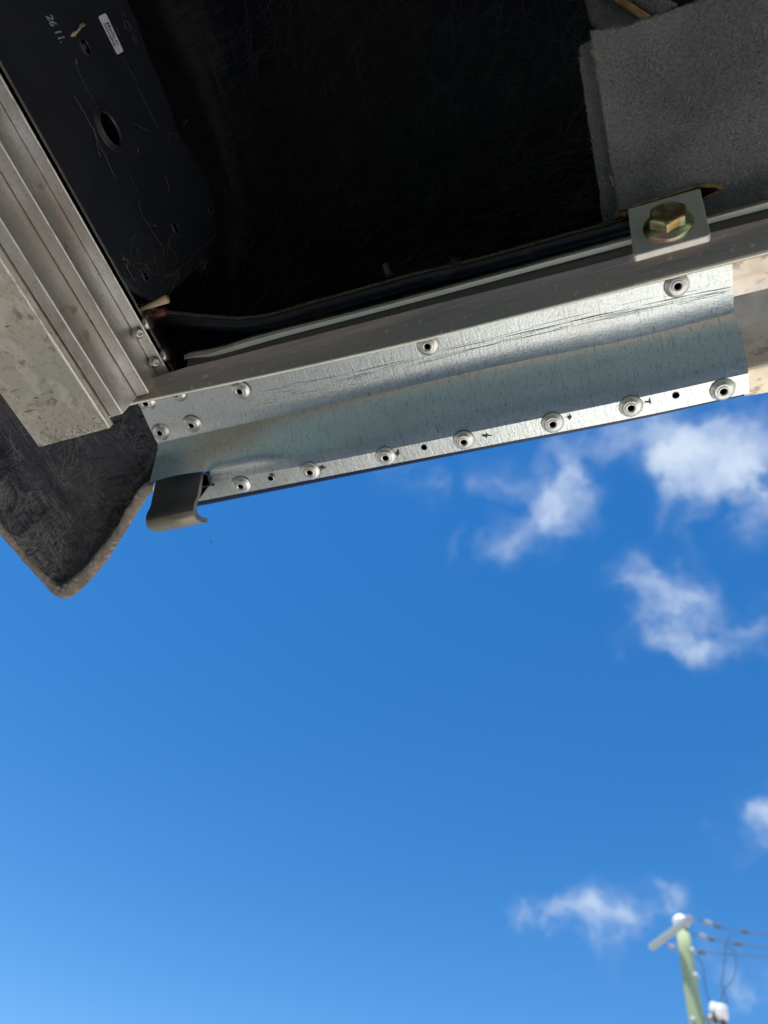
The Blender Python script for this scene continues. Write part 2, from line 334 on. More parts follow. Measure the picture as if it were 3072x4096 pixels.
# slight dishing of the band near its left end
VA = grid(bm, [R['top'], R['f1'], [a.lerp(b, .5) for a, b in zip(R['f1'], R['cm'])], R['cm'], R['c0'], R['c1'], R['c2']] + mid + [R['b1']])
k0 = round(.103 * N_COL)
x0b, x1b = xspan('b1')
low = {
 't1': ([(845, 1893), (1017, 1862), (1379, 1790), (2000, 1660), (2549, 1548), (2988, 1440)], .0010),
 't2': ([(846, 1915), (1017, 1884), (1379, 1818), (2000, 1690), (2549, 1576), (2992, 1478)], .0026),
 't3': ([(846, 1930), (1017, 1898), (1379, 1833), (2000, 1706), (2549, 1592), (2993, 1493)], .0034),
 'e':  ([(790, 2006), (1000, 1966), (1379, 1892), (2000, 1773), (2549, 1668), (2998, 1572)], .0034)}
prev = VA[-1][k0:]
for nm in ('t1', 't2', 't3', 'e'):
    pts, dz = low[nm]; cur = []
    for j in range(k0, N_COL + 1):
        c = j / N_COL; u = (c - k0 / N_COL) / (1 - k0 / N_COL); x = pts[0][0] + (pts[-1][0] - pts[0][0]) * u
        cur.append(bm.verts.new(PZ(x, sml(pts, x), zrow('b1', max(c, .24)) - dz)))
    for j in range(len(cur) - 1): bm.faces.new((prev[j], prev[j + 1], cur[j + 1], cur[j]))
    prev = cur
    if nm == 't3': crease = cur
for e_ in [bm.edges.get((prev[j], prev[j + 1])) for j in range(0)]: pass
for rw in (VA[5],): 
    for j in range(len(rw) - 1): bm.edges.get((rw[j], rw[j + 1])).smooth = False
for j in range(len(crease) - 1): bm.edges.get((crease[j], crease[j + 1])).smooth = False
bmesh.ops.recalc_face_normals(bm, faces=bm.faces)
# wear on the sheet: drawn scratches, press marks (dark, a hair proud of the steel)
def zflange(px): return Zf
def dash(bm, a, b, z, w, mi):
    """thin tapering scratch between two pixels on the flange plane"""
    A, B = PZ(*a, z), PZ(*b, z); d = (B - A).normalized(); s = Vector((-d.y, d.x, 0)) * w
    vs = [bm.verts.new(A), bm.verts.new(A.lerp(B, .3) + s), bm.verts.new(B), bm.verts.new(A.lerp(B, .6) - s)]
    bm.faces.new(vs).material_index = mi
rs = random.Random(3)
for k in range(9):                                # long parallel draw lines on the upper flange
    off = k * 6.5 - 24; x = rs.uniform(1000, 1500) + k * 30
    while x < 2900:
        ln = rs.uniform(60, 320); x2 = min(x + ln, 2915)
        base = lambda q: sml([(1040, 1572), (1400, 1507), (2000, 1358), (2549, 1226), (2930, 1150)], q) + off * (.35 + .65 * q / 3000)
        if rs.random() < .62: dash(bm, (x, base(x)), (x2, base(x2) + rs.uniform(-2, 2)), Zf - .0001, rs.uniform(.00006, .00016), 1)
        x = x2 + rs.uniform(5, 220)
for k in range(260):                              # short cross cracks
    x = rs.uniform(680, 2915); y = lerp(sml(rows_px['f1'], x) + 14, sml(rows_px['cm'], x) - 2, rs.random())
    if rs.random() < .35 and x < 1800: continue
    dash(bm, (x, y), (x + rs.uniform(-3, 3), y + rs.uniform(5, 22)), Zf - .00012, rs.uniform(.00002, .00006), 1)
for pts_, w_ in (([(1776, 1402), (2000, 1352), (2270, 1290), (2549, 1226), (2760, 1180), (2932, 1146)], .00022), ([(1860, 1402), (2000, 1371), (2270, 1310), (2549, 1245), (2760, 1197), (2932, 1159)], .00016), ([(1039, 1569), (1200, 1536), (1400, 1492), (1675, 1428)], .00010), ([(2400, 1272), (2600, 1226), (2932, 1153)], .0001)):
    for a_, b_ in zip(pts_[:-1], pts_[1:]):
        m_ = ((a_[0] + b_[0]) / 2, (a_[1] + b_[1]) / 2 + rs.uniform(-1, 1))
        dash(bm, a_, (lerp(a_[0], b_[0], .7), lerp(a_[1], b_[1], .7)), Zf - .00016, w_ * rs.uniform(.6, 1.1), 1); dash(bm, (lerp(a_[0], b_[0], .4), lerp(a_[1], b_[1], .4) + 1), (b_[0] + 10, b_[1] - 1), Zf - .0002, w_ * rs.uniform(.5, 1), 1)
for k in range(34):                               # rubbed runs low on the left
    x = rs.uniform(880, 1500); y = sml(rows_px['cm'], x) - rs.uniform(0, 40)
    dash(bm, (x, y), (x + rs.uniform(20, 90), y - rs.uniform(3, 20)), Zf - .00012, .00006, 1)
zl2 = .3812
for k in range(110):
    x = rs.uniform(860, 2980); y = lerp(sml(low['t3'][0], x) + 3, sml(low['e'][0], x) - 3, rs.random())
    dash(bm, (x, y), (x + rs.uniform(-4, 4), y + rs.uniform(3, 14)), zrow('b1', (x - 600) / 2390) - .0036, rs.uniform(.00003, .00008), 1)
def on_band(x, y):
    c = (x - 600) / 2390; ya = sml(rows_px['c2'], x); yb = sml(rows_px['b1'], x); t = (y - ya) / (yb - ya)
    za = zrow('c2', c); zb = zrow('b1', c); A = PZ(x, ya, za); B = PZ(x, yb, zb)
    n_ = (B - A).cross(Vector((1, 0, 0))).normalized()
    p_ = PP(x, y, A, n_); return p_ + (EYE - p_).normalized() * .0004
for k in range(110):
    x = rs.uniform(900, 2950); y = lerp(sml(rows_px['c2'], x) + 5, sml(rows_px['b1'], x) - 20, rs.random() ** (.6 if x > 2300 else 1))
    if x < 1700 and rs.random() < .5: continue
    ln = rs.uniform(5, 16) * (2.2 if (2500 < x < 2900 and y > 1440) else 1)
    A, B = on_band(x, y), on_band(x + rs.uniform(-4, 5), y + ln); w = Vector((rs.uniform(.00003, .00009), 0, 0))
    vs = [bm.verts.new(A), bm.verts.new(A.lerp(B, .4) + w), bm.verts.new(B), bm.verts.new(A.lerp(B, .6) - w)]; bm.faces.new(vs).material_index = 1
body = obj('folded_sheet', bm, ['gal', 'gal_dark'], panel)
# rivets
def blob(bm, cx, cy, z, rx, ry, mi=0, n=14, seed=0, rag=.35):
    q = random.Random(seed); vs = []
    for k in range(n):
        a = 2 * math.pi * k / n; s = 1 + q.uniform(-rag, rag)
        vs.append(bm.verts.new(PZ(cx + rx * math.cos(a) * s, cy + ry * math.sin(a) * s, z)))
    bm.faces.new(vs).material_index = mi
def rivet_mesh(r):
    bm = bmesh.new()
    prof = [(r * 1.035, .0001), (r, .0001), (r, .0007), (r * .96, .0011), (r * .78, .0020), (r * .60, .0027), (r * .55, .0025), (r * .48, .0029), (r * .34, .0029), (r * .27, .0024), (r * .25, .0004), (r * .15, .0002), (0, .0002)]  # outermost black ring stands in for shadow and grime round the rivet
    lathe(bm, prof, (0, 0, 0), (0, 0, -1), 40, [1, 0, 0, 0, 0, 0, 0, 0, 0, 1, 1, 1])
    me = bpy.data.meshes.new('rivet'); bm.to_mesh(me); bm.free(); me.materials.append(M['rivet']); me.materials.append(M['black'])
    for p in me.polygons: p.use_smooth = True
    return me
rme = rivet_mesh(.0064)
RV = [(963, 1560), (1711, 1380), (2707, 1140), (644, 1727), (769, 1695)]
RL = [(966, 1937), (1241, 1883), (1543, 1824), (1855, 1760), (2210, 1690), (2523, 1625), (2890, 1558)]
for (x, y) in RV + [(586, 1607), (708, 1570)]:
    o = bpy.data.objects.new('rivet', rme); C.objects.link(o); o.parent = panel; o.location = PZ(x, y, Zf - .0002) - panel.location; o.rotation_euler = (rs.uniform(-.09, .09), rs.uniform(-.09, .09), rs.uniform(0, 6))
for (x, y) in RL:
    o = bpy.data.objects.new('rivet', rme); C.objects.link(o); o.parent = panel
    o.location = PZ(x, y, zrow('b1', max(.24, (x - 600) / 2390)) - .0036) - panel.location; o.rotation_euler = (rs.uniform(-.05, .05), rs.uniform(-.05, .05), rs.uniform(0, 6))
for i, (x, y) in enumerate([(1083, 1913), (1697, 1790), (2704, 1582)]):
    bm = bmesh.new(); z = zrow('b1', (x - 600) / 2390) - .0037
    c = PZ(x, y, z)
    lathe(bm, [(.0021, 0), (.0019, .0002), (.0015, .0001), (0, .0001)], c, (0, 0, -1), 20, [0, 1, 1])
    obj('drill_hole', bm, ['gal', 'black'], panel, loc=c)
for i, (x, y) in enumerate([(1288, 1871), (1590, 1813), (1946, 1742), (2278, 1670), (2598, 1608)]):
    bm = bmesh.new(); z = zrow('b1', (x - 600) / 2390) - .0037
    blob(bm, x - 2, y, z, 13 if i != 2 else 17, 4, seed=i, rag=.5); blob(bm, x + 1, y - 1, z - .00008, 5, 11, seed=i + 40, rag=.45)
    obj('marker_cross', bm, 'gal_dark', panel, loc=PZ(x, y, z))

# navy painted edge just beyond the lower flange
edge = thing('painted_edge', 'thin dark navy painted edge along the outer side of the galvanised panel', 'painted edge', PZ(1900, 1790, .386))
e0 = low['e'][0]
bm = bmesh.new(); ra, rb, rc = [], [], []
for j in range(61):
    x = lerp(660, 3250, j / 60); y = sml([(560, 2045)] + e0[:-1] + [(2998, 1570), (3250, 1524)], x)
    w = lerp(24, 9, max(0, min(1, (x - 600) / 2400)) ** .6) if x < 3000 else 9
    A = PZ(x, y - 14, .3868); B = PZ(x, y + w * .8, .3868)
    Bt = PZ(x, y + w, .3895)
    ra.append(A); rb.append(B); rc.append(Bt)
up = Vector((0, -.003, .022))
grid(bm, [ra, rb, rc, [p + up for p in rc], [p + Vector((0, 0, .022)) for p in ra]])
bmesh.ops.recalc_face_normals(bm, faces=bm.faces)
obj('edge_strip', bm, 'navy', edge, smooth=False)

# ------------------------------------------------------------------ weathered rail at the right
old = thing('weathered_rail', 'weathered bronze and cream aluminium rail past the right end of the galvanised panel', 'rail', PZ(3000, 1300, .405))
bm = bmesh.new()
rows = [([(2905, 1030), (3072, 996), (3300, 940)], .4062), ([(2915, 1190), (2940, 1182), (3072, 1150), (3300, 1090)], .4062), ([(2915, 1232), (2945, 1226), (3072, 1196), (3300, 1140)], .4035),
        ([(2935, 1316), (2965, 1310), (3072, 1282), (3300, 1220)], .3985), ([(2965, 1443), (2985, 1440), (3072, 1420), (3300, 1365)], .3895), ([(2970, 1474), (2992, 1471), (3072, 1452), (3300, 1400)], .3865), ([(2975, 1576), (2998, 1574), (3072, 1561), (3300, 1515)], .3865)]
g = []
for pts, z in rows:
    r = []
    for j in range(17):
        x = lerp(pts[0][0], pts[-1][0], j / 16); r.append(PZ(x, sml(pts, x), z))
    g.append(r)
grid(bm, g); bmesh.ops.recalc_face_normals(bm, faces=bm.faces)
obj('rail_body', bm, 'oldrail', old, smooth=False, solid=.002, bevel=.001)

# ------------------------------------------------------------------ edge rail
rail = thing('edge_rail', 'grooved aluminium edge rail with bent pale lip between dark interior and galvanised panel', 'rail', PZ(1800, 1200, .385))
def row(pts, z, xs):
    zf = z if callable(z) else (lambda x: z)
    return [PZ(x, sml(pts, x), zf(x)) for x in xs]
xs = [lerp(500, 3300, j / 90) for j in range(91)]
face_top = [(500, 1545), (708, 1481), (748, 1468), (893, 1434), (1134, 1372), (1500, 1279), (1701, 1227), (2003, 1151), (2400, 1051), (2841, 931), (3072, 874), (3300, 815)]
face_bot = [(500, 1615), (552, 1602), (893, 1531), (1134, 1480), (1500, 1397), (1701, 1350), (2003, 1274), (2400, 1172), (3072, 998), (3300, 940)]
edge_lo = [(500, 1628), (560, 1614), (893, 1544), (1134, 1491), (1500, 1409), (1701, 1362), (2003, 1286), (2400, 1188), (2963, 1046), (3072, 1019), (3300, 962)]
bm = bmesh.new()
rows = [row(face_top, .402, xs), row(face_top, .3855, xs)]
for t in (.12, .3, .5, .7, .88):
    rows.append([a.lerp(b, t) + Vector((0, 0, .0008 * math.sin(math.pi * t))) for a, b in zip(row(face_top, .3855, xs), row(face_bot, .379, xs))])
rows += [row(face_bot, .379, xs), row(edge_lo, .3788, xs), row(edge_lo, .380, xs)]
tb = [p + Vector((0, .0006, .0215)) for p in rows[-1]]
rows.append(tb)
grid(bm, rows); bmesh.ops.recalc_face_normals(bm, faces=bm.faces)
for f in bm.faces:
    if f.calc_center_median().z - 1.5 < .3786 and f.normal.z < -.8 or (f.normal.z > .8 and f.calc_center_median().z - 1.5 < .3786): pass
obj('rail_body', bm, 'rail', rail, smooth=False)
# bright rolled edge
bm = bmesh.new()
pe = [a.lerp(b, .5) + Vector((0, 0, .0001)) for a, b in zip(row(face_bot, .379, xs), row(edge_lo, .3788, xs))]
tube(bm, pe, .0008, 8); obj('rolled_edge', bm, 'rail_lip', rail)
# lip, bent away at its left end
lip_back = [(727, 1432), (740, 1420), (763, 1411), (825, 1401), (898, 1384), (989, 1355), (1134, 1316), (1279, 1280), (1500, 1223), (1701, 1169), (2003, 1088), (2400, 980), (2827, 866), (3072, 799), (3300, 738)]
lip_mid = [(731, 1436), (772, 1427), (820, 1419), (898, 1396), (989, 1368), (1134, 1328), (1279, 1291), (1500, 1233), (1701, 1179), (2003, 1097), (2400, 990), (2827, 876), (3072, 810), (3300, 750)]
lip_low = [(736, 1438), (772, 1431), (845, 1426), (898, 1414), (989, 1388), (1134, 1347), (1279, 1309), (1500, 1251), (1701, 1198), (2003, 1117), (2400, 1011), (2827, 898), (3072, 834), (3300, 775)]
xl = [lerp(736, 3300, (j / 100) ** 1.15) for j in range(101)]
zl = lambda x: .3945 + .006 * max(0, 1 - (x - 730) / 250)
bm = bmesh.new()
lb = row(lip_back, lambda x: zl(x) + .0012, xl); lm = row(lip_mid, zl, xl); ll = row(lip_low, lambda x: zl(x) - .0006, xl)
grid(bm, [[p + Vector((0, 0, .003)) for p in lb], lb, lm], 1); grid(bm, [lm, ll, [p + Vector((0, .0002, .0012)) for p in ll]]); bmesh.ops.recalc_face_normals(bm, faces=bm.faces)
obj('lip', bm, ['rail_lip', 'rail'], rail, smooth=False)
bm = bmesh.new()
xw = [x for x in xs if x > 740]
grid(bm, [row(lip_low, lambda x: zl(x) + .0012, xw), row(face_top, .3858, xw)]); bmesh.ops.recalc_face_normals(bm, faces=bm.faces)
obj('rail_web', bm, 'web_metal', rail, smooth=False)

# ------------------------------------------------------------------ stepped beam at the left
beam = thing('stepped_beam', 'dusty stepped aluminium beam of parallel ridges with a stained cream face plate', 'beam', EYE + Vector((-.28, .14, .35)))
Y1, Y0 = .1415, -.62
def ext(bm, prof, y0, y1, mi=0, steps=1):
    rows = [[EYE + Vector((x, lerp(y0, y1, s / steps), z)) for (x, z) in prof] for s in range(steps + 1)]
    V = grid(bm, rows, mi)
    return V
def bprism(name, prof, y0, y1, m, **k):
    bm = bmesh.new(); prism(bm, [EYE + Vector((x, y1, z)) for x, z in prof], Vector((0, y0 - y1, 0))); bmesh.ops.recalc_face_normals(bm, faces=bm.faces)
    return obj(name, bm, m, beam, smooth=False, **k)
r_ = [-.957, -.8026, -.7890, -.7640, -.7225, -.6975, -.6665, -.6450, -.6340]
Z0 = .3485
xa = r_[1] * Z0                                    # -.2797
z1 = xa / r_[2]                                    # .3545
xb = r_[3] * z1; z2 = xb / r_[4]; xc = r_[5] * z2; z3 = xc / r_[6]; xd = r_[7] * z3; z4 = xd / r_[8]
bprism('face_plate', [(r_[0] * Z0, Z0), (xa, Z0), (xa, Z0 + .005), (r_[0] * Z0, Z0 + .003)], Y0, .1452, 'cream', bevel=.0006)
bprism('outer_web', [(xa - .003, Z0 + .0052), (xa - .0003, Z0 + .0052), (xa - .0003, z2), (xa - .003, z2)], Y0, .1412, 'beam')
bprism('ridge', [(xa + .0004, z1 - .0001), (xb, z1), (xb, z2 + .004), (xa + .0004, z2 + .004)], Y0, .1412, 'beam', bevel=.0005)
bprism('ridge', [(xb + .0004, z2), (xc, z2), (xc, z3 + .004), (xb + .0004, z3 + .004)], Y0, .1408, 'beam', bevel=.0005)
bprism('inner_web', [(xc + .0004, z3 + .0005), (xd, z3 + .0005), (xd, z3 + .004), (xc + .0004, z3 + .004)], Y0, .1400, 'beam')
bprism('inner_lip', [(xd - .0022, z3), (xd, z3), (xd, z4), (xd - .0022, z4)], Y0, .1400, 'beam', bevel=.0004)
# worn arrises, slightly irregular beads along each step
for (x, z, y1, w, am) in ((xa, Z0, .1452, .0013, .0009), (xb, z1, .1412, .0008, .0003), (xc, z2, .1408, .0008, .0003), (xd - .0003, z3, .1400, .0007, .0002)):
    bm = bmesh.new(); n_ = 160; ys = [lerp(Y0, y1 - .0003, k / n_) for k in range(n_ + 1)]
    A, B, D = [], [], []
    for k, y in enumerate(ys):
        j = noise.noise(Vector((y * 260, x * 99, z))) * am + noise.noise(Vector((y * 900, x * 50, 3))) * am * .6
        A.append(EYE + Vector((x - w - abs(j), y, z - .00012))); B.append(EYE + Vector((x - .0001, y, z - .0003))); D.append(EYE + Vector((x + .00022, y, z + w * .5)))
    grid(bm, [A, B, D]); obj('worn_edge', bm, 'beam_edge', beam, solid=.0002)
# screws beside the lip
def screw(px, py, z, rr, axis=(0, 0, -1)):
    c = PZ(px, py, z); bm = bmesh.new()
    lathe(bm, [(rr * 1.25, 0), (rr * 1.25, .0008), (rr * .95, .0010), (rr * .95, .0022), (rr * .8, .0032), (rr * .45, .0036), (rr * .42, .0022), (0, .0022)], c, axis, 28)
    return obj('screw', bm, 'screw', beam, loc=c)
screw(551, 1330, z3 - .0005, .0029, (.75, .1, -.66)); screw(617, 1447, z3 - .0005, .0029, (.75, .1, -.66))
for (x, y) in ((596, 1288), (668, 1418)):
    c = PX(x, y, xd + .0022); bm = bmesh.new(); lathe(bm, [(.0045, -.002), (.0045, .0), (.0035, .0009), (0, .0011)], c, (1, 0, 0), 24); obj('screw', bm, 'screw', beam, loc=c)
# rust grime on the beam end
bm = bmesh.new()
for k in range(380):
    y = .1452 - abs(rs.gauss(0, .008)); x = rs.uniform(-.326, -.281); blobr = rs.uniform(.00006, .0004)
    c = EYE + Vector((x, y, Z0 - .0001)); vs = [bm.verts.new(c + Vector((math.cos(a) * blobr * rs.uniform(.5, 1.4), math.sin(a) * blobr * rs.uniform(.5, 1.2), rs.uniform(-.0002, 0)))) for a in (0, 1.2, 2.4, 3.6, 4.9)]
    bm.faces.new(vs)
for k in range(7):                                # long stains
    y = rs.choice((.075, .105, .118)) + rs.uniform(-.004, .004); x = rs.uniform(-.33, -.29); L_ = rs.uniform(.004, .02)
    a = EYE + Vector((x, y, Z0 - .0001)); b = a + Vector((L_, rs.uniform(-.001, .001), 0)); s = Vector((0, rs.uniform(.0001, .0004), 0))
    bm.faces.new([bm.verts.new(p) for p in (a, a.lerp(b, .4) + s, b, a.lerp(b, .5) - s)])
obj('rust_stain', bm, 'grime', beam)

# ------------------------------------------------------------------ fibreglass shell
shell = thing('fibreglass_shell', 'black fibreglass roof shell with rough strand texture and a thick cut corner', 'vehicle shell', EYE + Vector((.2, -.2, .6)))
def roof_profile():
    pts = [(.176, .4065), (.176, .44), (.168, .48), (.155, .52), (.130, .56), (.095, .595), (.05, .615), (0, .625)]
    pts += [(-.1 * k, .625 + .01 * math.sin(k)) for k in range(1, 9)] + [(-.86, .58), (-.88, .50), (-.88, .34)]
    return pts
bm = bmesh.new(); rp = roof_profile(); xs2 = [-.262, -.258, -.246, -.22] + [lerp(-.18, 1.05, k / 14) for k in range(15)] + [1.09, 1.1]
zc = {0: .16, 1: .07, 2: .03, 3: .01}
rows = []
for i, x in enumerate(xs2):
    d = zc.get(i, 0)
    if i >= len(xs2) - 2: d = (.05, .2)[i - len(xs2) + 2]
    r = []
    for (y, z) in rp:
        zz = min(z, max(.4066, .64 - d)) if i < 4 or i >= len(xs2) - 2 else z
        r.append(EYE + Vector((x, y, zz)))
    rows.append(r)
# left wall carried down
rows.insert(0, [EYE + Vector((-.2625, y, min(z, .4065))) for (y, z) in rp])
grid(bm, rows); bmesh.ops.recalc_face_normals(bm, faces=bm.faces)
bmesh.ops.subdivide_edges(bm, edges=bm.edges, cuts=2, use_grid_fill=True)
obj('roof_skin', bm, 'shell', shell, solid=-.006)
bm = bmesh.new(); prism(bm, [EYE + Vector((x, y, .665)) for x, y in ((-1.6, -.95), (1.45, -.95), (1.45, .16), (-1.6, .16))], Vector((0, 0, .02))); prism(bm, [EYE + Vector((x, y, .25)) for x, y in ((-1.6, -.95), (-1.58, -.95), (-1.58, .14), (-1.6, .14))], Vector((0, 0, .414))); prism(bm, [EYE + Vector((x, y, .43)) for x, y in ((-1.6, .141), (-.52, .141), (-.52, .159), (-1.6, .159))], Vector((0, 0, .234))); bmesh.ops.recalc_face_normals(bm, faces=bm.faces)  # unseen roof top and walls added to shade the ground and block sky
obj('unseen_shade_skin', bm, 'shell', shell, smooth=False, bevel=.01)
refl_ = thing('reflection_panel', 'unseen pale teal panel added behind the open roof shell for reflections', 'reflector panel', (0, -1.0, .35))
bm = bmesh.new(); prism(bm, [Vector((x, y, .35)) for x, y in ((-3.4, -1.05), (1.45, -1.05), (1.45, -.95), (-3.4, -.95))], Vector((0, 0, 1.80))); bmesh.ops.recalc_face_normals(bm, faces=bm.faces)  # unseen panel added so the folded band reflects teal
obj('reflection_face', bm, 'teal', refl_, smooth=False, bevel=.02)
# corner flap: concave inner face, thick cut rim
inner = [(-260, 1800), (0, 2118), (26, 2148), (69, 2200), (120, 2260), (172, 2312), (206, 2337), (236, 2348), (268, 2332), (301, 2307), (356, 2256), (399, 2196), (455, 2131), (494, 2058), (545, 1972), (571, 1942), (614, 1934)]
outer = [(-280, 1815), (0, 2137), (30, 2173), (68, 2216), (127, 2283), (180, 2341), (215, 2380), (258, 2397), (292, 2385), (330, 2354), (372, 2312), (429, 2243), (485, 2153), (532, 2080), (575, 2007), (593, 1985), (612, 1968)]
def dense(P_, k):
    o_ = []
    for i in range(len(P_) - 1):
        for s in range(k): o_.append((lerp(P_[i][0], P_[i + 1][0], s / k), lerp(P_[i][1], P_[i + 1][1], s / k)))
    o_.append(P_[-1]); return o_
inn, ou = dense(inner, 6), dense(outer, 6)
ZR = .404
jit = lambda i, s: (noise.noise(Vector((i * .45, s, 0))) + .6 * noise.noise(Vector((i * 1.3, s, 5)))) * .0013
IN = [PZ(x, y, ZR) + Vector((jit(i, 1), jit(i, 2), 0)) for i, (x, y) in enumerate(inn)]
OU = [PZ(x, y, ZR + .0015) for (x, y) in ou]
bm = bmesh.new()
mid_ = [a.lerp(b, .5) + Vector((0, 0, -.0012 + jit(i, 9) * .6)) for i, (a, b) in enumerate(zip(IN, OU))]
grid(bm, [[p + Vector((0, 0, .004)) for p in IN], IN, [a.lerp(b, .25) + Vector((0, 0, jit(i, 7) * .5 - .0008)) for i, (a, b) in enumerate(zip(IN, OU))], mid_, [a.lerp(b, .8) + Vector((0, 0, jit(i, 8) * .4)) for i, (a, b) in enumerate(zip(IN, OU))], OU, [p + Vector((.0, .0, .02)) for p in OU]])
bmesh.ops.recalc_face_normals(bm, faces=bm.faces); obj('cut_edge', bm, 'cut', shell)
bm = bmesh.new()
back = [PZ(x, y, ZR) for (x, y) in dense([(-260, 1500), (-150, 1300), (0, 1250), (100, 1230), (200, 1240), (300, 1260), (380, 1300), (430, 1340), (480, 1380), (530, 1420), (580, 1470), (620, 1520), (650, 1570), (670, 1620), (680, 1680), (680, 1760), (670, 1860)], 6)]
rows = []
nn_ = 26
for s in range(nn_ + 1):
    t = s / nn_; row_ = []
    for i in range(len(IN)):
        p = IN[i].lerp(back[i], t); d = min(1, t * 3.2); lift = .004 + .020 * (1 - (1 - d) ** 2)
        q = Vector((p.x * 30, p.y * 30, 0)); lift += noise.noise(q) * .003 * d + noise.noise(q * 4) * .0009 * d
        row_.append(p + Vector((0, 0, lift)))
    rows.append(row_)
grid(bm, rows); bmesh.ops.recalc_face_normals(bm, faces=bm.faces)
flap = obj('corner_skin', bm, 'flap', shell)
# loose glass strands in the resin, on the flap and inside
from mathutils.bvhtree import BVHTree
def strands(name, target, n, box, L0, L1, r, m, seed, dirs=None, curl=.5, fan=0):
    me = target.data; off = wloc(target)
    tree = BVHTree.FromPolygons([v.co + off for v in me.vertices], [list(p.vertices) for p in me.polygons])
    q = random.Random(seed); bm = bmesh.new()
    for k in range(n):
        if fan and k % fan: px, py = fx + q.gauss(0, 22), fy + q.gauss(0, 22)
        else: px, py = q.uniform(box[0], box[2]), q.uniform(box[1], box[3]); fx, fy, fa = px, py, q.uniform(0, 6.28)
        d = ray(px, py).normalized()
        h = tree.ray_cast(EYE, d)
        if h[0] is None: continue
        p, nrm = h[0], h[1]
        if nrm.dot(d) > 0: nrm = -nrm
        a = (q.gauss(fa, .35) if fan else q.uniform(0, 2 * math.pi)) if dirs is None else q.gauss(dirs, .45)
        t = Vector((math.cos(a), math.sin(a), 0)); t = (t - nrm * t.dot(nrm)).normalized(); sd_ = nrm.cross(t)
        L_ = q.uniform(L0, L1); cv = q.uniform(-curl, curl); pts = []
        for s in range(5):
            u = s / 4 - .5; w_ = p + t * (u * L_) + sd_ * (cv * u * u * L_)
            h2 = tree.ray_cast(w_ + nrm * .01, -nrm, .03)
            if h2[0] is None: continue
            pts.append(h2[0] + nrm * (r * .3))
        if len(pts) > 2: tube(bm, pts, [r * .3] + [r] * (len(pts) - 2) + [r * .3], 4, cap=False)
    return tag(obj(name, bm, m, shell), kind='stuff')
strands('strand_mat', flap, 150, (-40, 1500, 660, 2360), .008, .040, .00022, 'strand_flap', 1, curl=.12)
strands('strand_mat', flap, 420, (-40, 1980, 600, 2350), .006, .024, .00026, 'strand_flap_pale', 2, curl=.25, fan=9)
strands('strand_mat', flap, 120, (-40, 1600, 640, 2000), .010, .034, .00020, 'strand_flap_pale', 8, curl=.1, fan=6)
def flakes(name, target, spots, m, seed):
    me = target.data; off = wloc(target); tree = BVHTree.FromPolygons([v.co + off for v in me.vertices], [list(p.vertices) for p in me.polygons])
    q = random.Random(seed); bm = bmesh.new()
    for (cx_, cy_, sx_, sy_, ang, n) in spots:
        for k in range(n):
            u, v_ = q.gauss(0, sx_), q.gauss(0, sy_); px, py = cx_ + u * math.cos(ang) - v_ * math.sin(ang), cy_ + u * math.sin(ang) + v_ * math.cos(ang)
            h = tree.ray_cast(EYE, ray(px, py).normalized())
            if h[0] is None: continue
            s_ = q.uniform(.0003, .0010); bm.faces.new([bm.verts.new(h[0] + Vector((q.uniform(-s_, s_), q.uniform(-s_, s_), -.0004))) for _ in range(3)])
    return tag(obj(name, bm, m, shell), kind='stuff')
flakes('dust_flakes', flap, [(262, 1925, 38, 12, .75, 420), (282, 1878, 14, 10, -.6, 120), (180, 1800, 60, 30, .4, 60), (330, 2110, 14, 6, .1, 26), (100, 2200, 60, 20, .9, 50), (480, 1740, 12, 34, -.5, 60), (160, 2260, 10, 3, .1, 20), (300, 1770, 120, 14, -.25, 110)], 'flake', 3)
roof = [o for o in C.objects if o.name.startswith('roof_skin')][0]
strands('strand_mat', roof, 1500, (950, 0, 2450, 1400), .01, .05, .0003, 'strand', 4)
strands('strand_mat', roof, 260, (800, 700, 2300, 1450), .006, .03, .0002, 'strand_pale', 5)

# ------------------------------------------------------------------ moulded plastic panel
XP = -.2555
ppan = thing('plastic_panel', 'long black moulded plastic panel with round holes, sticker and cobwebs beside the beam', 'plastic panel', EYE + Vector((XP, .03, .42)))
sc1 = .6028
def Q(x, y, d=0): return PX(x * sc1, y * sc1, XP) + Vector((d, 0, 0))   # zoomed pixel to panel face
ol = [(-400, -500), (-60, 420), (300, 1010), (700, 1690), (800, 1830), (870, 1905), (940, 1960), (1010, 1990), (1060, 1985), (1120, 1950), (1250, 1850), (1330, 1770), (1380, 1700), (1425, 1620), (1441, 1550), (1438, 1470), (1425, 1380), (1400, 1250), (1360, 1150), (1300, 1050), (1240, 950), (1180, 850), (1140, 720), (1090, 590), (980, 330), (900, 100), (850, -60), (700, -500)]
bm = bmesh.new()
A = [Q(x, y) for x, y in ol]
prism(bm, A, Vector((-.004, 0, 0))); bmesh.ops.recalc_face_normals(bm, faces=bm.faces)
obj('panel_face', bm, 'abs', ppan, smooth=False, bevel=.0022)
YV, ZV = Vector((0, 1, 0)), Vector((0, 0, 1))
def ring_hole(name, cx, cy, R_, r_in, h=.0012, inner_m='black', ell=1.0):
    c = Q(cx, cy, .0002); bm = bmesh.new()
    lathe(bm, [(R_, 0), (R_ * .99, h * .5), (R_ * .95, h * .55), (R_ * .92, h * .15), (r_in * 1.25, h * .1), (r_in * 1.16, h * 1.2), (r_in * 1.06, h * 1.3), (r_in, h * .6), (r_in * .97, .0001), (0, .0001)], c, (1, 0, 0), 40, [0, 1, 0, 0, 0, 0, 0, 1, 1] if False else [0, 2, 0, 0, 0, 0, 0, 1, 1], xdir=YV)
    for v in bm.verts:
        d = v.co - c; v.co = c + Vector((d.x, d.y * ell, d.z))
    return obj(name, bm, ['abs', inner_m, 'abs_line'], ppan, loc=c)
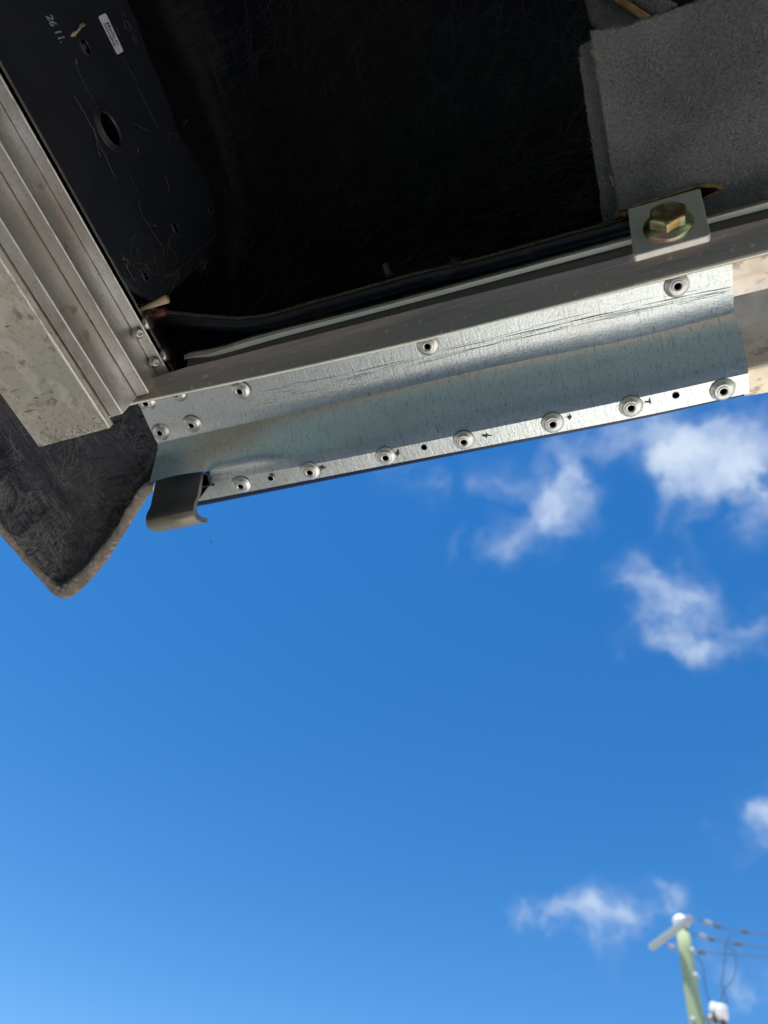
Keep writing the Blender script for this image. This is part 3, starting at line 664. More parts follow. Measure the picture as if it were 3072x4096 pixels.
ring_hole('large_hole', 712, 862, .0118, .0084, .0022, ell=1.12)
o_ = ring_hole('small_hole', 562, 312, .0052, .0036, .0008, ell=1.15)
c = Q(556, 310, .0008); bm = bmesh.new(); lathe(bm, [(.0018, 0), (.0012, .0004), (0, .0005)], c, (1, 0, 0), 18); obj('hole_plug', bm, 'abs_line', ppan, loc=c)
ring_hole('small_hole', 1160, 1515, .0052, .0030, .0008, ell=1.1); ring_hole('small_hole', 1395, 1395, .0045, .0022, .0006, ell=1.1); ring_hole('small_hole', 960, 1830, .0040, .0028, .0007, ell=1.1)
# moulded seams
def pline(bm, pts, r, mi=0, d=.0001, clos=False):
    P_ = [Q(x, y, d) for x, y in pts]
    if clos: P_.append(P_[0])
    tube(bm, P_, r, 5, mi)
bm = bmesh.new()
for s in ([(560, 1345), (850, 1140), (930, 1300), (1160, 1110)], [(820, 380), (900, 540), (1000, 760), (1080, 910)], [(210, 768), (470, 622), (500, 640)], [(497, 380), (600, 340), (700, 290)], [(490, 400), (560, 560), (640, 700)], [(860, 1010), (1000, 1180)]):
    pline(bm, s, .00014)
obj('moulded_seam', bm, 'abs_line', ppan)
# raised outline marks (a forked mark, an O and a long loop)
bm = bmesh.new()
pline(bm, [(785, 98), (815, 92), (810, 62)], .00016); pline(bm, [(815, 92), (835, 112)], .00016)
pline(bm, [(845 + 24 * math.cos(a) * .9 + 10 * math.sin(a), 172 + 30 * math.sin(a) + 6 * math.cos(a)) for a in [k * math.pi / 8 for k in range(16)]], .00016, clos=True)
pline(bm, [(876, 236), (896, 282), (906, 286), (914, 278), (893, 234)], .00016)
pline(bm, [(770, 184), (792, 236)], .00014)
obj('raised_mark', bm, 'abs_dust', ppan)
# sticker with its print
cor = [(650, 110), (700, 88), (818, 340), (778, 365)]
P4 = [Q(x, y, .0003) for x, y in cor]
bm = bmesh.new(); pts = []
for i in range(4):
    a, b, c_ = P4[i - 1], P4[i], P4[(i + 1) % 4]; ra_ = .0016
    p1 = b + (a - b).normalized() * ra_; p2 = b + (c_ - b).normalized() * ra_
    for t in (0, .25, .5, .75, 1): pts.append(p1.lerp(b, t).lerp(b.lerp(p2, t), t))
prism(bm, pts, Vector((-.0002, 0, 0))); bmesh.ops.recalc_face_normals(bm, faces=bm.faces)
st = obj('sticker', bm, 'sticker', ppan, loc=Q(735, 225, .0003), smooth=False); st['label'] = 'white sticker reading Made in Slovakia'
def text(name, s, size, pos, xd, yd, m, parent, spacing=1.0, weight=0.0, line=.95, width=None):
    cu = bpy.data.curves.new(name, 'FONT'); cu.body = s; cu.size = 1; cu.align_x = 'CENTER'; cu.align_y = 'CENTER'; cu.space_line = line; cu.offset = weight; cu.space_character = spacing
    to = bpy.data.objects.new(name, cu); C.objects.link(to); bpy.context.view_layer.update()
    me = bpy.data.meshes.new_from_object(to.evaluated_get(bpy.context.evaluated_depsgraph_get())); bpy.data.objects.remove(to)
    w0 = max(v.co.x for v in me.vertices) - min(v.co.x for v in me.vertices); sx = (width / w0) if width else size
    zd = xd.cross(yd)
    for v in me.vertices: v.co = xd * (v.co.x * sx) + yd * (v.co.y * size) + zd * .00012
    me.materials.clear(); me.materials.append(M[m]); o = bpy.data.objects.new(name, me); C.objects.link(o); o.parent = parent; o.location = pos - wloc(parent); return o
xd = ((P4[3] + P4[2]) - (P4[0] + P4[1])).normalized(); yd = (P4[1] - P4[0]); yd = (yd - xd * yd.dot(xd)).normalized()
hgt = (P4[1] - P4[0]).length; lng = (P4[3] - P4[0]).length
tp = text('sticker_print', 'Made in\nSlovakia', hgt * .46, Q(735, 228, .0003), xd, yd, 'ink', st, weight=.012, line=.82, width=lng * .60)
text('date_stamp', '26 11.', .0105, Q(368, 195, .0002), (Q(420, 280) - Q(325, 110)).normalized(), ZV, 'stamp', ppan, weight=.03, width=(Q(425, 290) - Q(325, 105)).length)
# beige glue mark
bm = bmesh.new()
gm = [(465, 240), (470, 222), (483, 208), (488, 215), (505, 205), (520, 185), (524, 165), (540, 155), (556, 160), (560, 172), (548, 182), (535, 180), (527, 200), (510, 222), (498, 232), (500, 246), (486, 240), (475, 248)]
prism(bm, [Q(x, y, .0002) for x, y in gm], Vector((.0008, 0, 0))); bmesh.ops.recalc_face_normals(bm, faces=bm.faces); obj('glue_mark', bm, 'glue', ppan)
# dust speckle in the bottom corner
bm = bmesh.new()
for k in range(420):
    a = rs.uniform(0, 1); x = lerp(790, 1180, a) + rs.gauss(0, 22); y = 1800 + 150 * math.sin(a * math.pi) ** .7 + rs.gauss(0, 30) - (40 if a > .8 else 0)
    c = Q(x, y, .0004); s = rs.uniform(.00006, .0002); bm.faces.new([bm.verts.new(c + Vector((rs.uniform(0, .0006), rs.uniform(-s, s) * 2, rs.uniform(-s, s)))) for _ in range(3)])
tag(obj('corner_dust', bm, 'abs_dust', ppan), kind='stuff')

# cobwebs: fine dusty threads hanging on the panel
web = thing('cobweb', 'dusty brown cobweb threads strung across the lower end of the plastic panel', 'cobweb', Q(1000, 1600, .003))
bm = bmesh.new()
def thread(bm, pts, r, jitter=2.5, sub=6, d=.002):
    o = []
    for i in range(len(pts) - 1):
        for s in range(sub):
            t = s / sub; o.append((lerp(pts[i][0], pts[i + 1][0], t) + rs.gauss(0, jitter), lerp(pts[i][1], pts[i + 1][1], t) + rs.gauss(0, jitter)))
    o.append(pts[-1]); tube(bm, [Q(x, y, d) for x, y in o], r * .6, 4, cap=False)
for pts, r in (([(900, 1330), (915, 1420), (970, 1500), (1030, 1600), (1070, 1660), (1070, 1720)], .00011), ([(1095, 1550), (1140, 1590), (1165, 1620)], .0001), ([(1030, 1610), (1110, 1640), (1150, 1700), (1155, 1750)], .0001),
               ([(785, 1730), (815, 1720), (835, 1745), (820, 1790)], .00025), ([(800, 1700), (812, 1760), (850, 1830), (880, 1880)], .00018), ([(880, 1755), (950, 1760), (990, 1830)], .00012), ([(1000, 1830), (1120, 1830), (1165, 1800)], .00014),
               ([(1440, 1545), (1160, 1800), (1040, 1880)], .00016), ([(1165, 1800), (1170, 1840), (1130, 1900), (1100, 1975)], .00022), ([(470, 640), (520, 720), (570, 820), (610, 880), (640, 960)], .00016),
               ([(600, 860), (625, 940), (630, 1000), (650, 1050)], .0002), ([(640, 970), (690, 1060), (750, 1190)], .00010), ([(650, 980), (680, 1030), (730, 1150)], .00008), ([(1100, 900), (1130, 890), (1170, 905), (1160, 950)], .0002),
               ([(1100, 890), (1110, 930), (1110, 970)], .00015), ([(870, 825), (920, 855), (985, 875)], .00014), ([(1225, 795), (1215, 825), (1195, 842)], .0003), ([(1075, 1180), (1100, 1230), (1105, 1280)], .00022), ([(850, 1600), (885, 1560)], .00018),
               ([(955, 1500), (1020, 1500), (1010, 1515)], .0002), ([(1130, 1550), (1100, 1620), (1090, 1700)], .00008), ([(860, 1640), (840, 1780)], .00008), ([(485, 400), (495, 430)], .0005), ([(895, 990), (905, 1020)], .0003)):
    thread(bm, pts, r)
for k in range(70):
    x, y = rs.gauss(960, 110), rs.gauss(1800, 90); a = rs.uniform(0, 6.28); L_ = rs.uniform(20, 90); thread(bm, [(x, y), (x + L_ * math.cos(a), y + L_ * math.sin(a))], .00006, 5, 4, rs.uniform(.001, .004))
for k in range(26):
    x, y = rs.gauss(1330, 25), rs.gauss(1775, 28); a = rs.uniform(0, 6.28); L_ = rs.uniform(20, 50); thread(bm, [(x, y), (x + L_ * math.cos(a), y + L_ * math.sin(a))], .00014, 8, 4, rs.uniform(.001, .004))
tag(obj('threads', bm, 'web', web), kind='stuff')

# ------------------------------------------------------------------ hose, red wire, stalk, stud
hose = thing('hose', 'black rubber hose with brown dust on top lying behind the edge rail', 'hose', PZ(1234, 1243, .428))
hp = [(606, 1262), (650, 1268), (737, 1279), (864, 1291), (981, 1297), (1104, 1281), (1234, 1243), (1379, 1204), (1523, 1164), (1668, 1124), (1849, 1082), (2000, 1044), (2194, 990), (2388, 938), (2600, 880)]
hx = [lerp(606, 2600, k / 60) for k in range(61)]
zh = lambda x: .424 + .004 * math.sin(x * .004)
HP = [PZ(x, sml(hp, x), zh(x)) for x in hx]
bm = bmesh.new(); tube(bm, HP, .0049, 20); obj('hose_tube', bm, 'hose', hose)
bm = bmesh.new()
for side in (0,):
    A, B = [], []
    for k in range(241):
        x = lerp(606, 2500, k / 240); p = PZ(x, sml(hp, x), zh(x)); w = .0008 + .0010 * max(0, noise.noise(Vector((x * .018, 2, 0)))) + .0006 * max(0, noise.noise(Vector((x * .09, 9, 0))))
        a1 = math.radians(12); a2 = a1 + w / .005 + .15
        f_ = lambda a: p + Vector((0, -math.cos(a), -math.sin(a))) * .00515
        A.append(f_(a1 - .3)); B.append(f_(a2 * .9))
    grid(bm, [A, B])
obj('hose_dust', bm, 'hosedust', hose, solid=.0003)
c0, c1 = PZ(586, 1262, .424), PZ(612, 1263, .424); bm = bmesh.new(); tube(bm, [c0, c1, c1 + Vector((.01, 0, 0))], .0030, 12); obj('wire_core', bm, 'redwire', hose)
bm = bmesh.new()
tube(bm, [PZ(540, 1248, .405), PZ(585, 1229, .405), PZ(630, 1211, .405), PZ(669, 1196, .405)], [.0008, .0014, .0020, .0026], 8)
tag(obj('dry_stalk', bm, 'stick', loc=PZ(585, 1229, .405)), 'short pale dry stalk poking out above the left end of the hose', 'plant stalk')
bm = bmesh.new()
for k in range(60):
    a = rs.uniform(0, 6.28); x, y = 590 + rs.gauss(0, 14), 1240 + rs.gauss(0, 8)
    tube(bm, [PZ(x, y, .41), PZ(x + rs.gauss(0, 14), y + rs.gauss(0, 9), .41 + rs.uniform(-.003, .003)), PZ(x + rs.gauss(0, 18), y + rs.gauss(0, 10), .41)], .0002, 3, cap=False)
tag(obj('dirt_clump', bm, 'hosedust', loc=PZ(590, 1240, .41)), 'small clump of brown dirt and fluff under the dry stalk', 'dirt')
bm = bmesh.new(); s0, s1 = PZ(1566, 1122, .428), PZ(1543, 1068, .440); ax = (s1 - s0); Ls = ax.length
prof = [(0, 0), (.0034, 0), (.0034, .0024)]; h = .0024
while h < Ls: prof += [(.0018, h), (.0025, h + .0005)]; h += .0011
prof += [(.0018, Ls), (0, Ls)]
lathe(bm, prof, s0, ax, 16); tag(obj('threaded_stud', bm, 'screw', loc=s0), 'small threaded metal stud with nut standing above the hose', 'bolt')
for i, (x, y, z, cc) in enumerate(((1822, 1062, .417, 'hosedust'), (1275, 1262, .416, 'hosedust'))):
    bm = bmesh.new()
    for k in range(38):
        tube(bm, [PZ(x + rs.gauss(0, 9), y + rs.gauss(0, 9), z), PZ(x + rs.gauss(0, 14), y + rs.gauss(0, 14), z + rs.uniform(-.002, .002)), PZ(x + rs.gauss(0, 18), y + rs.gauss(0, 18), z)], .00012, 3, cap=False)
    tag(obj('dust_tuft', bm, cc, loc=PZ(x, y, z)), ('fluffy dust tuft caught on the hose right of the stud', 'brown dust tuft hanging from the hose left of the stud')[i], 'dust')

# ------------------------------------------------------------------ carpeted panel
cp = thing('carpeted_board', 'grey carpet covered board with frayed timber edges behind the bolted bracket', 'carpeted board', PZ(2800, 500, .42))
def board(name, outl, z, th, parent, n=16, tilt=0):
    bm = bmesh.new(); poly = dense(outl + [outl[0]], n)[:-1]; zq = lambda x, y: z + tilt * (y - 800)
    P_ = []
    for i, (x, y) in enumerate(poly):
        w_ = noise.noise(Vector((x * .02, y * .02, z * 50))) * 5 + noise.noise(Vector((x * .1, y * .1, 3))) * 3
        P_.append(PZ(x + w_, y + w_, zq(x, y)))
    prism(bm, P_, Vector((0, 0, th))); bmesh.ops.recalc_face_normals(bm, faces=bm.faces)
    return obj(name, bm, 'carpet', parent, smooth=False, bevel=.0015), zq
front = [(2365, 129), (2485, 116), (2614, 71), (2808, 6), (3250, -170), (3300, 720), (3072, 812), (2840, 868), (2800, 835), (2812, 778), (2888, 755), (2860, 746), (2795, 743), (2650, 790), (2517, 829), (2478, 838), (2446, 646), (2372, 187)]
backl = [(2336, 194), (2420, 150), (3250, -100), (3300, 700), (2860, 860), (2426, 968), (2415, 900), (2401, 763), (2362, 517), (2323, 246)]
TL = .00002
cf, zq1 = board('carpet_front', front, .412, .009, cp, tilt=-TL)
cb, zq2 = board('carpet_back', backl, .425, .009, cp, tilt=-TL)
def inpoly(x, y, P_):
    c_ = False; j = len(P_) - 1
    for i in range(len(P_)):
        if (P_[i][1] > y) != (P_[j][1] > y) and x < (P_[j][0] - P_[i][0]) * (y - P_[i][1]) / (P_[j][1] - P_[i][1]) + P_[i][0]: c_ = not c_
        j = i
    return c_
def fuzz(outl, zq, n, seed, xmax=3250):
    q = random.Random(seed); V, Fc = [], []
    xa_, xb_ = min(p[0] for p in outl), min(max(p[0] for p in outl), xmax); ya_, yb_ = min(p[1] for p in outl), max(p[1] for p in outl)
    def fib(x, y, dirx=None):
        b = PZ(x, y, zq(x, y)) + Vector((0, 0, .0004)); L_ = q.uniform(.0009, .0024)
        t = Vector((q.gauss(0, .8), q.gauss(-.2, .8), -q.uniform(.3, 1))).normalized()
        s_ = t.cross(Vector((q.gauss(0, 1), q.gauss(0, 1), q.gauss(0, .4)))).normalized() * q.uniform(.00005, .0001)
        m1 = b + t * L_ * .55; e = b + (t + Vector((q.gauss(0, .6), q.gauss(0, .6), 0))).normalized() * L_
        k = len(V); V.extend([b - s_, b + s_, m1 + s_, m1 - s_, e]); Fc.append((k, k + 1, k + 2, k + 3)); Fc.append((k + 3, k + 2, k + 4))
    c_ = 0
    while c_ < n:
        x, y = q.uniform(xa_, xb_), q.uniform(ya_, yb_)
        if inpoly(x, y, outl): fib(x, y); c_ += 1
    return V, Fc
for nm, outl, zq, n, sd2 in (('carpet_pile', front, zq1, 120000, 5), ('carpet_pile', backl, zq2, 0, 6)):
    if n == 0:
        strip = [(2318, 190), (2385, 150), (2460, 640), (2500, 840), (2530, 930), (2424, 970), (2400, 763), (2360, 517), (2320, 246)]
        V_, F_ = fuzz(strip, zq, 11000, sd2)
    else: V_, F_ = fuzz(outl, zq, n, sd2)
    me = bpy.data.meshes.new(nm); me.from_pydata([v - cp.location for v in V_], [], F_); me.materials.append(M['fuzz']); o = bpy.data.objects.new(nm, me); C.objects.link(o); o.parent = cp; tag(o, kind='stuff')
# torn timber where the carpet is cut
def torn(pts, wpx, z, seed, n=26):
    q = random.Random(seed); bm = bmesh.new(); A, B = [], []
    D_ = dense(pts, n)
    for i, (x, y) in enumerate(D_):
        w_ = wpx * (.35 + abs(noise.noise(Vector((i * .35, seed, 0)))) * 1.6); A.append(PZ(x, y, z)); B.append(PZ(x - w_ * .25, y + w_, z + .001))
    grid(bm, [[p + Vector((0, 0, .006)) for p in A], A, B, [p + Vector((0, 0, .006)) for p in B]])
    return obj('timber_edge', bm, 'ply', cp, smooth=False)
torn([(2517, 830), (2650, 792), (2795, 745)], 5, .4095, 1); torn([(2795, 742), (2860, 745), (2896, 756)], 9, .4093, 2); torn([(2455, 868), (2480, 850), (2520, 845)], 22, .418, 3, 10); torn([(2478, 905), (2500, 892), (2520, 885)], 9, .4185, 4, 10)
torn([(2812, 792), (2850, 778), (2894, 757)], 6, .4100, 6)
torn([(2366, 196), (2376, 214)], 26, .4135, 8, 8); torn([(2440, 700), (2450, 716), (2456, 742)], 12, .4135, 9, 6); torn([(2383, 300), (2386, 322)], 6, .4135, 10, 6)
# dark slot in the carpet
bm = bmesh.new(); prism(bm, [PZ(2800, 772, .4092), PZ(2862, 762, .4092), PZ(2818, 788, .4092), PZ(2806, 800, .4092)], Vector((0, 0, .0004))); obj('slot', bm, 'black', cp, smooth=False)

# carpeted strut with a bare timber corner
stt = thing('carpeted_strut', 'dark carpeted brace with a bare timber corner above the grey board', 'brace', PZ(2500, 20, .5))
def seg_box(bm, pts, z, th, mi=0): prism(bm, [PZ(x, y, z) for x, y in pts], Vector((0, 0, th)), mi)
bm = bmesh.new(); seg_box(bm, [(2345, -120), (2455, -30), (2500, 20), (2570, 85), (2520, 150), (2420, 130), (2370, 110), (2345, 0)], .50, .02); bmesh.ops.recalc_face_normals(bm, faces=bm.faces); obj('strut_carpet', bm, 'carpet', stt, smooth=False, bevel=.002)
bm = bmesh.new(); seg_box(bm, [(2380, -90), (2440, -60), (2510, 0), (2606, 64), (2570, 84), (2500, 34), (2430, -12)], .494, .01); bmesh.ops.recalc_face_normals(bm, faces=bm.faces); obj('timber_corner', bm, 'ply', stt, smooth=False, bevel=.001)
bm = bmesh.new(); seg_box(bm, [(2450, -120), (2560, -60), (2720, 20), (2640, 60), (2606, 62), (2510, 0)], .502, .02); bmesh.ops.recalc_face_normals(bm, faces=bm.faces); obj('strut_carpet', bm, 'carpet', stt, smooth=False, bevel=.002)

# ------------------------------------------------------------------ bracket and bolt
nb = Vector((0, -.93, -.37)).normalized()
pb = PZ(2536, 1028, .3745)
br = thing('angle_bracket', 'small brushed metal bracket plate over the edge rail holding a gold hex bolt', 'bracket', pb)
K = lambda x, y, d=0: PP(x, y, pb + nb * d, nb)
pc = [(2515, 842), (2801, 761), (2840, 935), (2839, 944), (2834, 950), (2542, 1031), (2534, 1030), (2531, 1022)]
bm = bmesh.new(); prism(bm, [K(x, y, 0) for x, y in [(2511, 835), (2800, 752), (2841, 930), (2839, 938), (2832, 943), (2544, 1022), (2536, 1022), (2532, 1015)]], -nb * .0042); bmesh.ops.recalc_face_normals(bm, faces=bm.faces)
obj('plate', bm, 'plate', br, smooth=False, bevel=.0006)
bc = K(2673, 903)
bd = Vector((.03, -.95, -.29)).normalized()
bolt = thing('hex_bolt', 'gold zinc plated flanged hex bolt screwed through the bracket plate', 'bolt', bc)
bm = bmesh.new(); fr = .0118
lathe(bm, [(0, -.003), (fr * .98, -.003), (fr, .0006), (fr * .98, .0014), (fr * .80, .0026), (fr * .70, .0034), (0, .0034)], bc, bd, 48); obj('flange', bm, 'zinc', bolt)
bm = bmesh.new(); a = bd.orthogonal().normalized(); b = bd.cross(a); hr = .0094; rings = []
for (r, hh, rot) in ((hr, .0028, 0), (hr, .0072, 0), (hr * .97, .0079, 0), (hr * .86, .0085, 0), (hr * .80, .0082, 0)):
    ring = []
    for k in range(48):
        an = 2 * math.pi * k / 48; ph = (an % (math.pi / 3)) - math.pi / 6; rad = r * (math.cos(math.pi / 6) / math.cos(ph))
        if hh > .0075: rad = lerp(rad, r * .9, .55 if hh < .0081 else 1)
        an2 = an + .55
        ring.append(bm.verts.new(bc + bd * hh + (a * math.cos(an2) + b * math.sin(an2)) * rad))
    rings.append(ring)
for i in range(len(rings) - 1):
    for k in range(48): bm.faces.new((rings[i][k], rings[i][(k + 1) % 48], rings[i + 1][(k + 1) % 48], rings[i + 1][k]))
bm.faces.new(rings[-1]); bmesh.ops.recalc_face_normals(bm, faces=bm.faces)
ho = obj('hex_head', bm, 'zinc', bolt, smooth=False, bevel=.0003)

# ------------------------------------------------------------------ hook clip
hk = thing('hook_clip', 'curved dark steel hook clip hanging below the notch in the galvanised panel', 'hook', PZ(700, 2000, .36))
HX = PZ(804, 1892, .378).x
def hpt(x, y): p = PX(x, y, HX) - EYE; return (p.y, p.z)
outp = [(814, 1835), (811, 1860), (808, 1880), (804, 1905), (800, 1930), (795, 1955), (790, 1985), (778, 2012), (774, 2034), (775, 2057), (782, 2072), (794, 2082), (809, 2089), (829, 2090)]
inp = [(829, 2071), (817, 2071), (806, 2067), (797, 2060), (789, 2047), (787, 2036), (788, 2022), (792, 2008), (801, 1985), (806, 1955), (810, 1930), (814, 1905), (817, 1885), (820, 1862), (823, 1837)]
O = [hpt(x, y) for x, y in outp]; I = [hpt(x, y) for x, y in inp]
def smooth2(P_, k=3):
    o = []
    for i in range(len(P_) - 1):
        p0, p1, p2, p3 = P_[max(i - 1, 0)], P_[i], P_[i + 1], P_[min(i + 2, len(P_) - 1)]
        for s in range(k):
            t = s / k; o.append(tuple(.5 * ((2 * p1[d]) + (-p0[d] + p2[d]) * t + (2 * p0[d] - 5 * p1[d] + 4 * p2[d] - p3[d]) * t * t + (-p0[d] + 3 * p1[d] - 3 * p2[d] + p3[d]) * t ** 3) for d in (0, 1)))
    o.append(P_[-1]); return o
O2, I2 = smooth2(O), smooth2(I)
HXL = HX - .0365
def hp3(yz, x): return EYE + Vector((x, yz[0], yz[1]))
nsp = 25
bm = bmesh.new(); grid(bm, [[hp3(q_, x) for q_ in O2[:nsp + 1]] for x in (HX, HXL)]); obj('upper_face', bm, 'hook', hk, solid=.0003)
bm = bmesh.new(); loop = O2[nsp:] + I2
poly_r = [hp3(q_, HX) for q_ in O2 + I2]; poly_l = [hp3(q_, HXL) for q_ in O2 + I2]
A = [bm.verts.new(p) for p in poly_r]; B = [bm.verts.new(p) for p in poly_l]
n_ = len(A)
for i in range(n_):
    if i < nsp: continue
    bm.faces.new((A[i], B[i], B[(i + 1) % n_], A[(i + 1) % n_]))
for RR in (A, B):                                  # end caps as a strip between outer and inner line
    no, ni = len(O2), len(I2)
    for k in range(no - 1):
        j0 = round((1 - k / (no - 1)) * (ni - 1)); j1 = round((1 - (k + 1) / (no - 1)) * (ni - 1))
        vs = [RR[k], RR[k + 1], RR[no + j1]] + ([RR[no + j0]] if j0 != j1 else [])
        bm.faces.new(vs)
bmesh.ops.recalc_face_normals(bm, faces=bm.faces); ob = obj('curl', bm, 'hook_bright', hk)
for p in ob.data.polygons:
    if abs(p.normal.x) > .9: p.use_smooth = False
# broken black plastic clip in the notch
clip = thing('plastic_clip', 'broken black plastic clip stub in the notch beside the hook clip', 'clip', PZ(835, 1925, .375))
bm = bmesh.new()
def zb(pts, z, th): prism(bm, [PZ(x, y, z) for x, y in pts], Vector((0, 0, th)))
zb([(802, 1900), (838, 1890), (846, 1932), (858, 1944), (806, 1952)], .3812, .0008)
bmesh.ops.recalc_face_normals(bm, faces=bm.faces); obj('recess', bm, 'black', clip, smooth=False)
bm = bmesh.new()
zb([(818, 1893), (840, 1888), (842, 1899), (830, 1901), (820, 1904)], .3775, .003); zb([(828, 1905), (836, 1903), (842, 1922), (844, 1934), (838, 1936), (832, 1920)], .3775, .003); zb([(842, 1932), (858, 1938), (856, 1946), (845, 1944)], .3775, .003)
zb([(806, 1946), (845, 1938), (846, 1944), (808, 1952)], .3778, .002)
bmesh.ops.recalc_face_normals(bm, faces=bm.faces); obj('clip_prong', bm, 'abs', clip, smooth=False, bevel=.0003)

# insect in the air
bm = bmesh.new(); ci = PZ(845, 2168, .75)
lathe(bm, [(0, -.0022), (.0007, -.0012), (.0008, .0), (.0005, .0016), (0, .0022)], ci, (1, .3, 0), 8)
for sx in (-1, 1):
    vs = [bm.verts.new(ci + Vector(v)) for v in ((0, 0, .0005), (.0008, sx * .0022, .001), (-.0004, sx * .0042, .0012), (-.0012, sx * .002, .001))]; bm.faces.new(vs)
tag(obj('insect', bm, 'abs_dust', loc=ci), 'tiny winged insect flying in the blue sky below the hook', 'insect')

# ------------------------------------------------------------------ power pole
HD = 13.0
def PD(x, y, dd=0):
    r = ray(x, y); return EYE + r * ((HD + dd) / math.hypot(r.x, r.y))
top = PD(2728, 3716); base = Vector((top.x, top.y, 0))
pp_ = thing('power_pole', 'pale green timber power pole with grey crossarm and white insulator on top', 'power pole', base)
bm = bmesh.new(); n_ = 22; rt = .098
tube(bm, [Vector((base.x + .008 * math.sin(k * .9), base.y, top.z * k / n_)) for k in range(n_ + 1)], [lerp(.165, rt, k / n_) for k in range(n_ + 1)], 24); obj('pole_shaft', bm, 'pole', pp_)
bm = bmesh.new(); lathe(bm, [(.075, -.02), (.085, .04), (.12, .06), (.125, .12), (.10, .17), (.06, .20), (0, .21)], top, (0, 0, 1), 24); obj('top_insulator', bm, 'porcelain', pp_)
ha = top.z - 1.5 - .10
A, B = PZ(2627, 3793, ha), PZ(2783, 3679, ha); d = (B - A).normalized()
side = Vector((-d.y, d.x, 0)) * .042
if side.y > 0: side = -side
bm = bmesh.new(); a0 = A - d * .02 + side * 2.1; b0 = B + d * .02 + side * 2.1
prism(bm, [a0 + side - Vector((0, 0, .04)), b0 + side - Vector((0, 0, .04)), b0 + side + Vector((0, 0, .04)), a0 + side + Vector((0, 0, .04))], -side * 2); bmesh.ops.recalc_face_normals(bm, faces=bm.faces); obj('crossarm', bm, 'arm', pp_, smooth=False, bevel=.008)
# strain insulators and conductors
def spool(bm, a, b, r, n):
    L_ = (b - a).length; prof = [(0, 0), (.015, 0)]
    for k in range(n):
        h = L_ * (k + .15) / n; prof += [(.02, h), (r, h + L_ * .25 / n), (r, h + L_ * .5 / n), (.02, h + L_ * .7 / n)]
    prof += [(.015, L_), (0, L_)]; lathe(bm, prof, a, b - a, 14)
def Zm(zx, zy): return (2500 + zx * .3448, 3600 + zy * .3448)
wires = [([(835, 225), (930, 255), (1010, 275), (1100, 312), (1250, 355), (1400, 368), (1659, 392), (1900, 405)], [(925, 252, 1010, 278, 0), (1045, 295, 1110, 315, 1), (1350, 362, 1430, 374, 1)]),
         ([(775, 392), (860, 415), (950, 432), (1030, 460), (1160, 490), (1320, 510), (1659, 560), (1900, 590)], [(865, 412, 945, 436, 0), (975, 452, 1035, 462, 1), (1270, 505, 1350, 514, 1)]),
         ([(480, 525), (505, 535), (590, 560), (820, 600), (1000, 615), (1300, 632), (1659, 660), (1900, 680)], [(500, 533, 585, 556, 0), (850, 604, 930, 612, 1)])]
lbl = ['upper overhead wire leaving the far end of the crossarm', 'middle overhead wire leaving the pole top', 'lower overhead wire passing behind the pole']
for i, (wp, ins) in enumerate(wires):
    p0 = PD(*Zm(*wp[0]), .1)
    wt_ = thing('overhead_wire', lbl[i] + ' with its strain insulators', 'power line', p0, 'overhead wires on the pole')
    bm = bmesh.new(); tube(bm, [PD(*Zm(x, y), .15) for x, y in wp], .0068, 6); obj('conductor', bm, 'wire', wt_)
    for (xa_, ya_, xb_, yb_, kd) in ins:
        bm = bmesh.new(); spool(bm, PD(*Zm(xa_, ya_), .15), PD(*Zm(xb_, yb_), .15), .040 if kd == 0 else .03, 4); obj('insulator', bm, 'glaze' if kd == 0 else 'brownins', wt_)
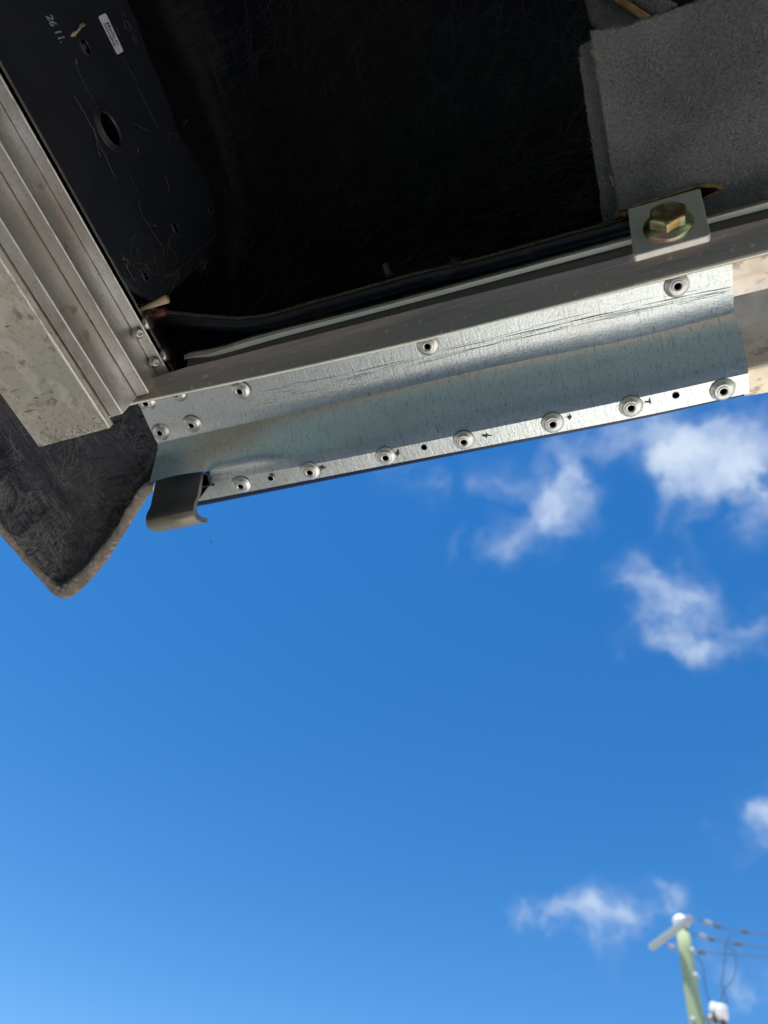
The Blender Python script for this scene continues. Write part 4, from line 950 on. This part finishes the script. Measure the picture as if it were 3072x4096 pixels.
loops = [[(1260, 390), (1215, 410), (1175, 500), (1165, 560), (1158, 700), (1138, 850), (1122, 950), (1150, 1060), (1170, 1120), (1180, 1215)],
         [(1160, 535), (1220, 550), (1262, 590), (1290, 700), (1290, 780), (1265, 880), (1240, 945), (1180, 1000), (1145, 1040), (1130, 1110), (1110, 1215)],
         [(840, 665), (880, 710), (905, 800), (925, 960), (950, 1080), (990, 1225)]]
ll_ = ['slim drop cable curving from the upper wire down to the white fuses', 'looped drop cable bulging right below the middle wire', 'drop cable running down close beside the pole']
for i, lp_ in enumerate(loops):
    bm = bmesh.new(); P_ = smooth2(lp_, 4); tube(bm, [PD(*Zm(x, y), .12) for x, y in P_], .0085, 6)
    tag(obj('drop_cable', bm, 'wire', loc=PD(*Zm(*lp_[0]), .12)), ll_[i], 'cable', 'drop cables beside the pole')
for i, (xa_, ya_, xb_, yb_, r) in enumerate(((1050, 1205, 1035, 1320, .075), (1115, 1220, 1130, 1385, .088))):
    a, b = PD(*Zm(xa_, ya_), (.0, -.12)[i]), PD(*Zm(xb_, yb_), (.0, -.12)[i]); ft = thing('fuse_unit', ('shorter white porcelain fuse mounted nearest the pole', 'larger white porcelain fuse to the right of its twin')[i], 'fuse', a, 'white fuses on the pole')
    bm = bmesh.new(); L_ = (b - a).length
    lathe(bm, [(0, 0), (r * .6, 0), (r * .95, L_ * .06), (r, L_ * .2), (r * .93, L_ * .27), (r, L_ * .34), (r, L_ * .6), (r * .93, L_ * .66), (r, L_ * .73), (r * .92, L_ * .93), (r * .5, L_), (0, L_)], a, b - a, 20); obj('fuse_barrel', bm, 'porcelain', ft)
    bm = bmesh.new(); e = PD(*Zm(xb_ + 30, yb_ + 110), 0); spool(bm, b, e, .04, 4); obj('lower_insulator', bm, 'brownins', ft)
bm = bmesh.new(); tube(bm, [PD(*Zm(925, 1370)), PD(*Zm(985, 1370)), PD(*Zm(1045, 1320))], .035, 8); tube(bm, [PD(*Zm(985, 1370)), PD(*Zm(1000, 1460))], .04, 8); obj('fuse_bracket', bm, 'arm', pp_)
for (x, y) in ((795, 1395), (825, 880), (785, 590)):
    c = PD(*Zm(x, y), -.1); bm = bmesh.new(); lathe(bm, [(0, -.05), (.035, -.05), (.035, .03), (0, .04)], c, (-.3, -1, 0), 10); obj('step_bolt', bm, 'arm', pp_)
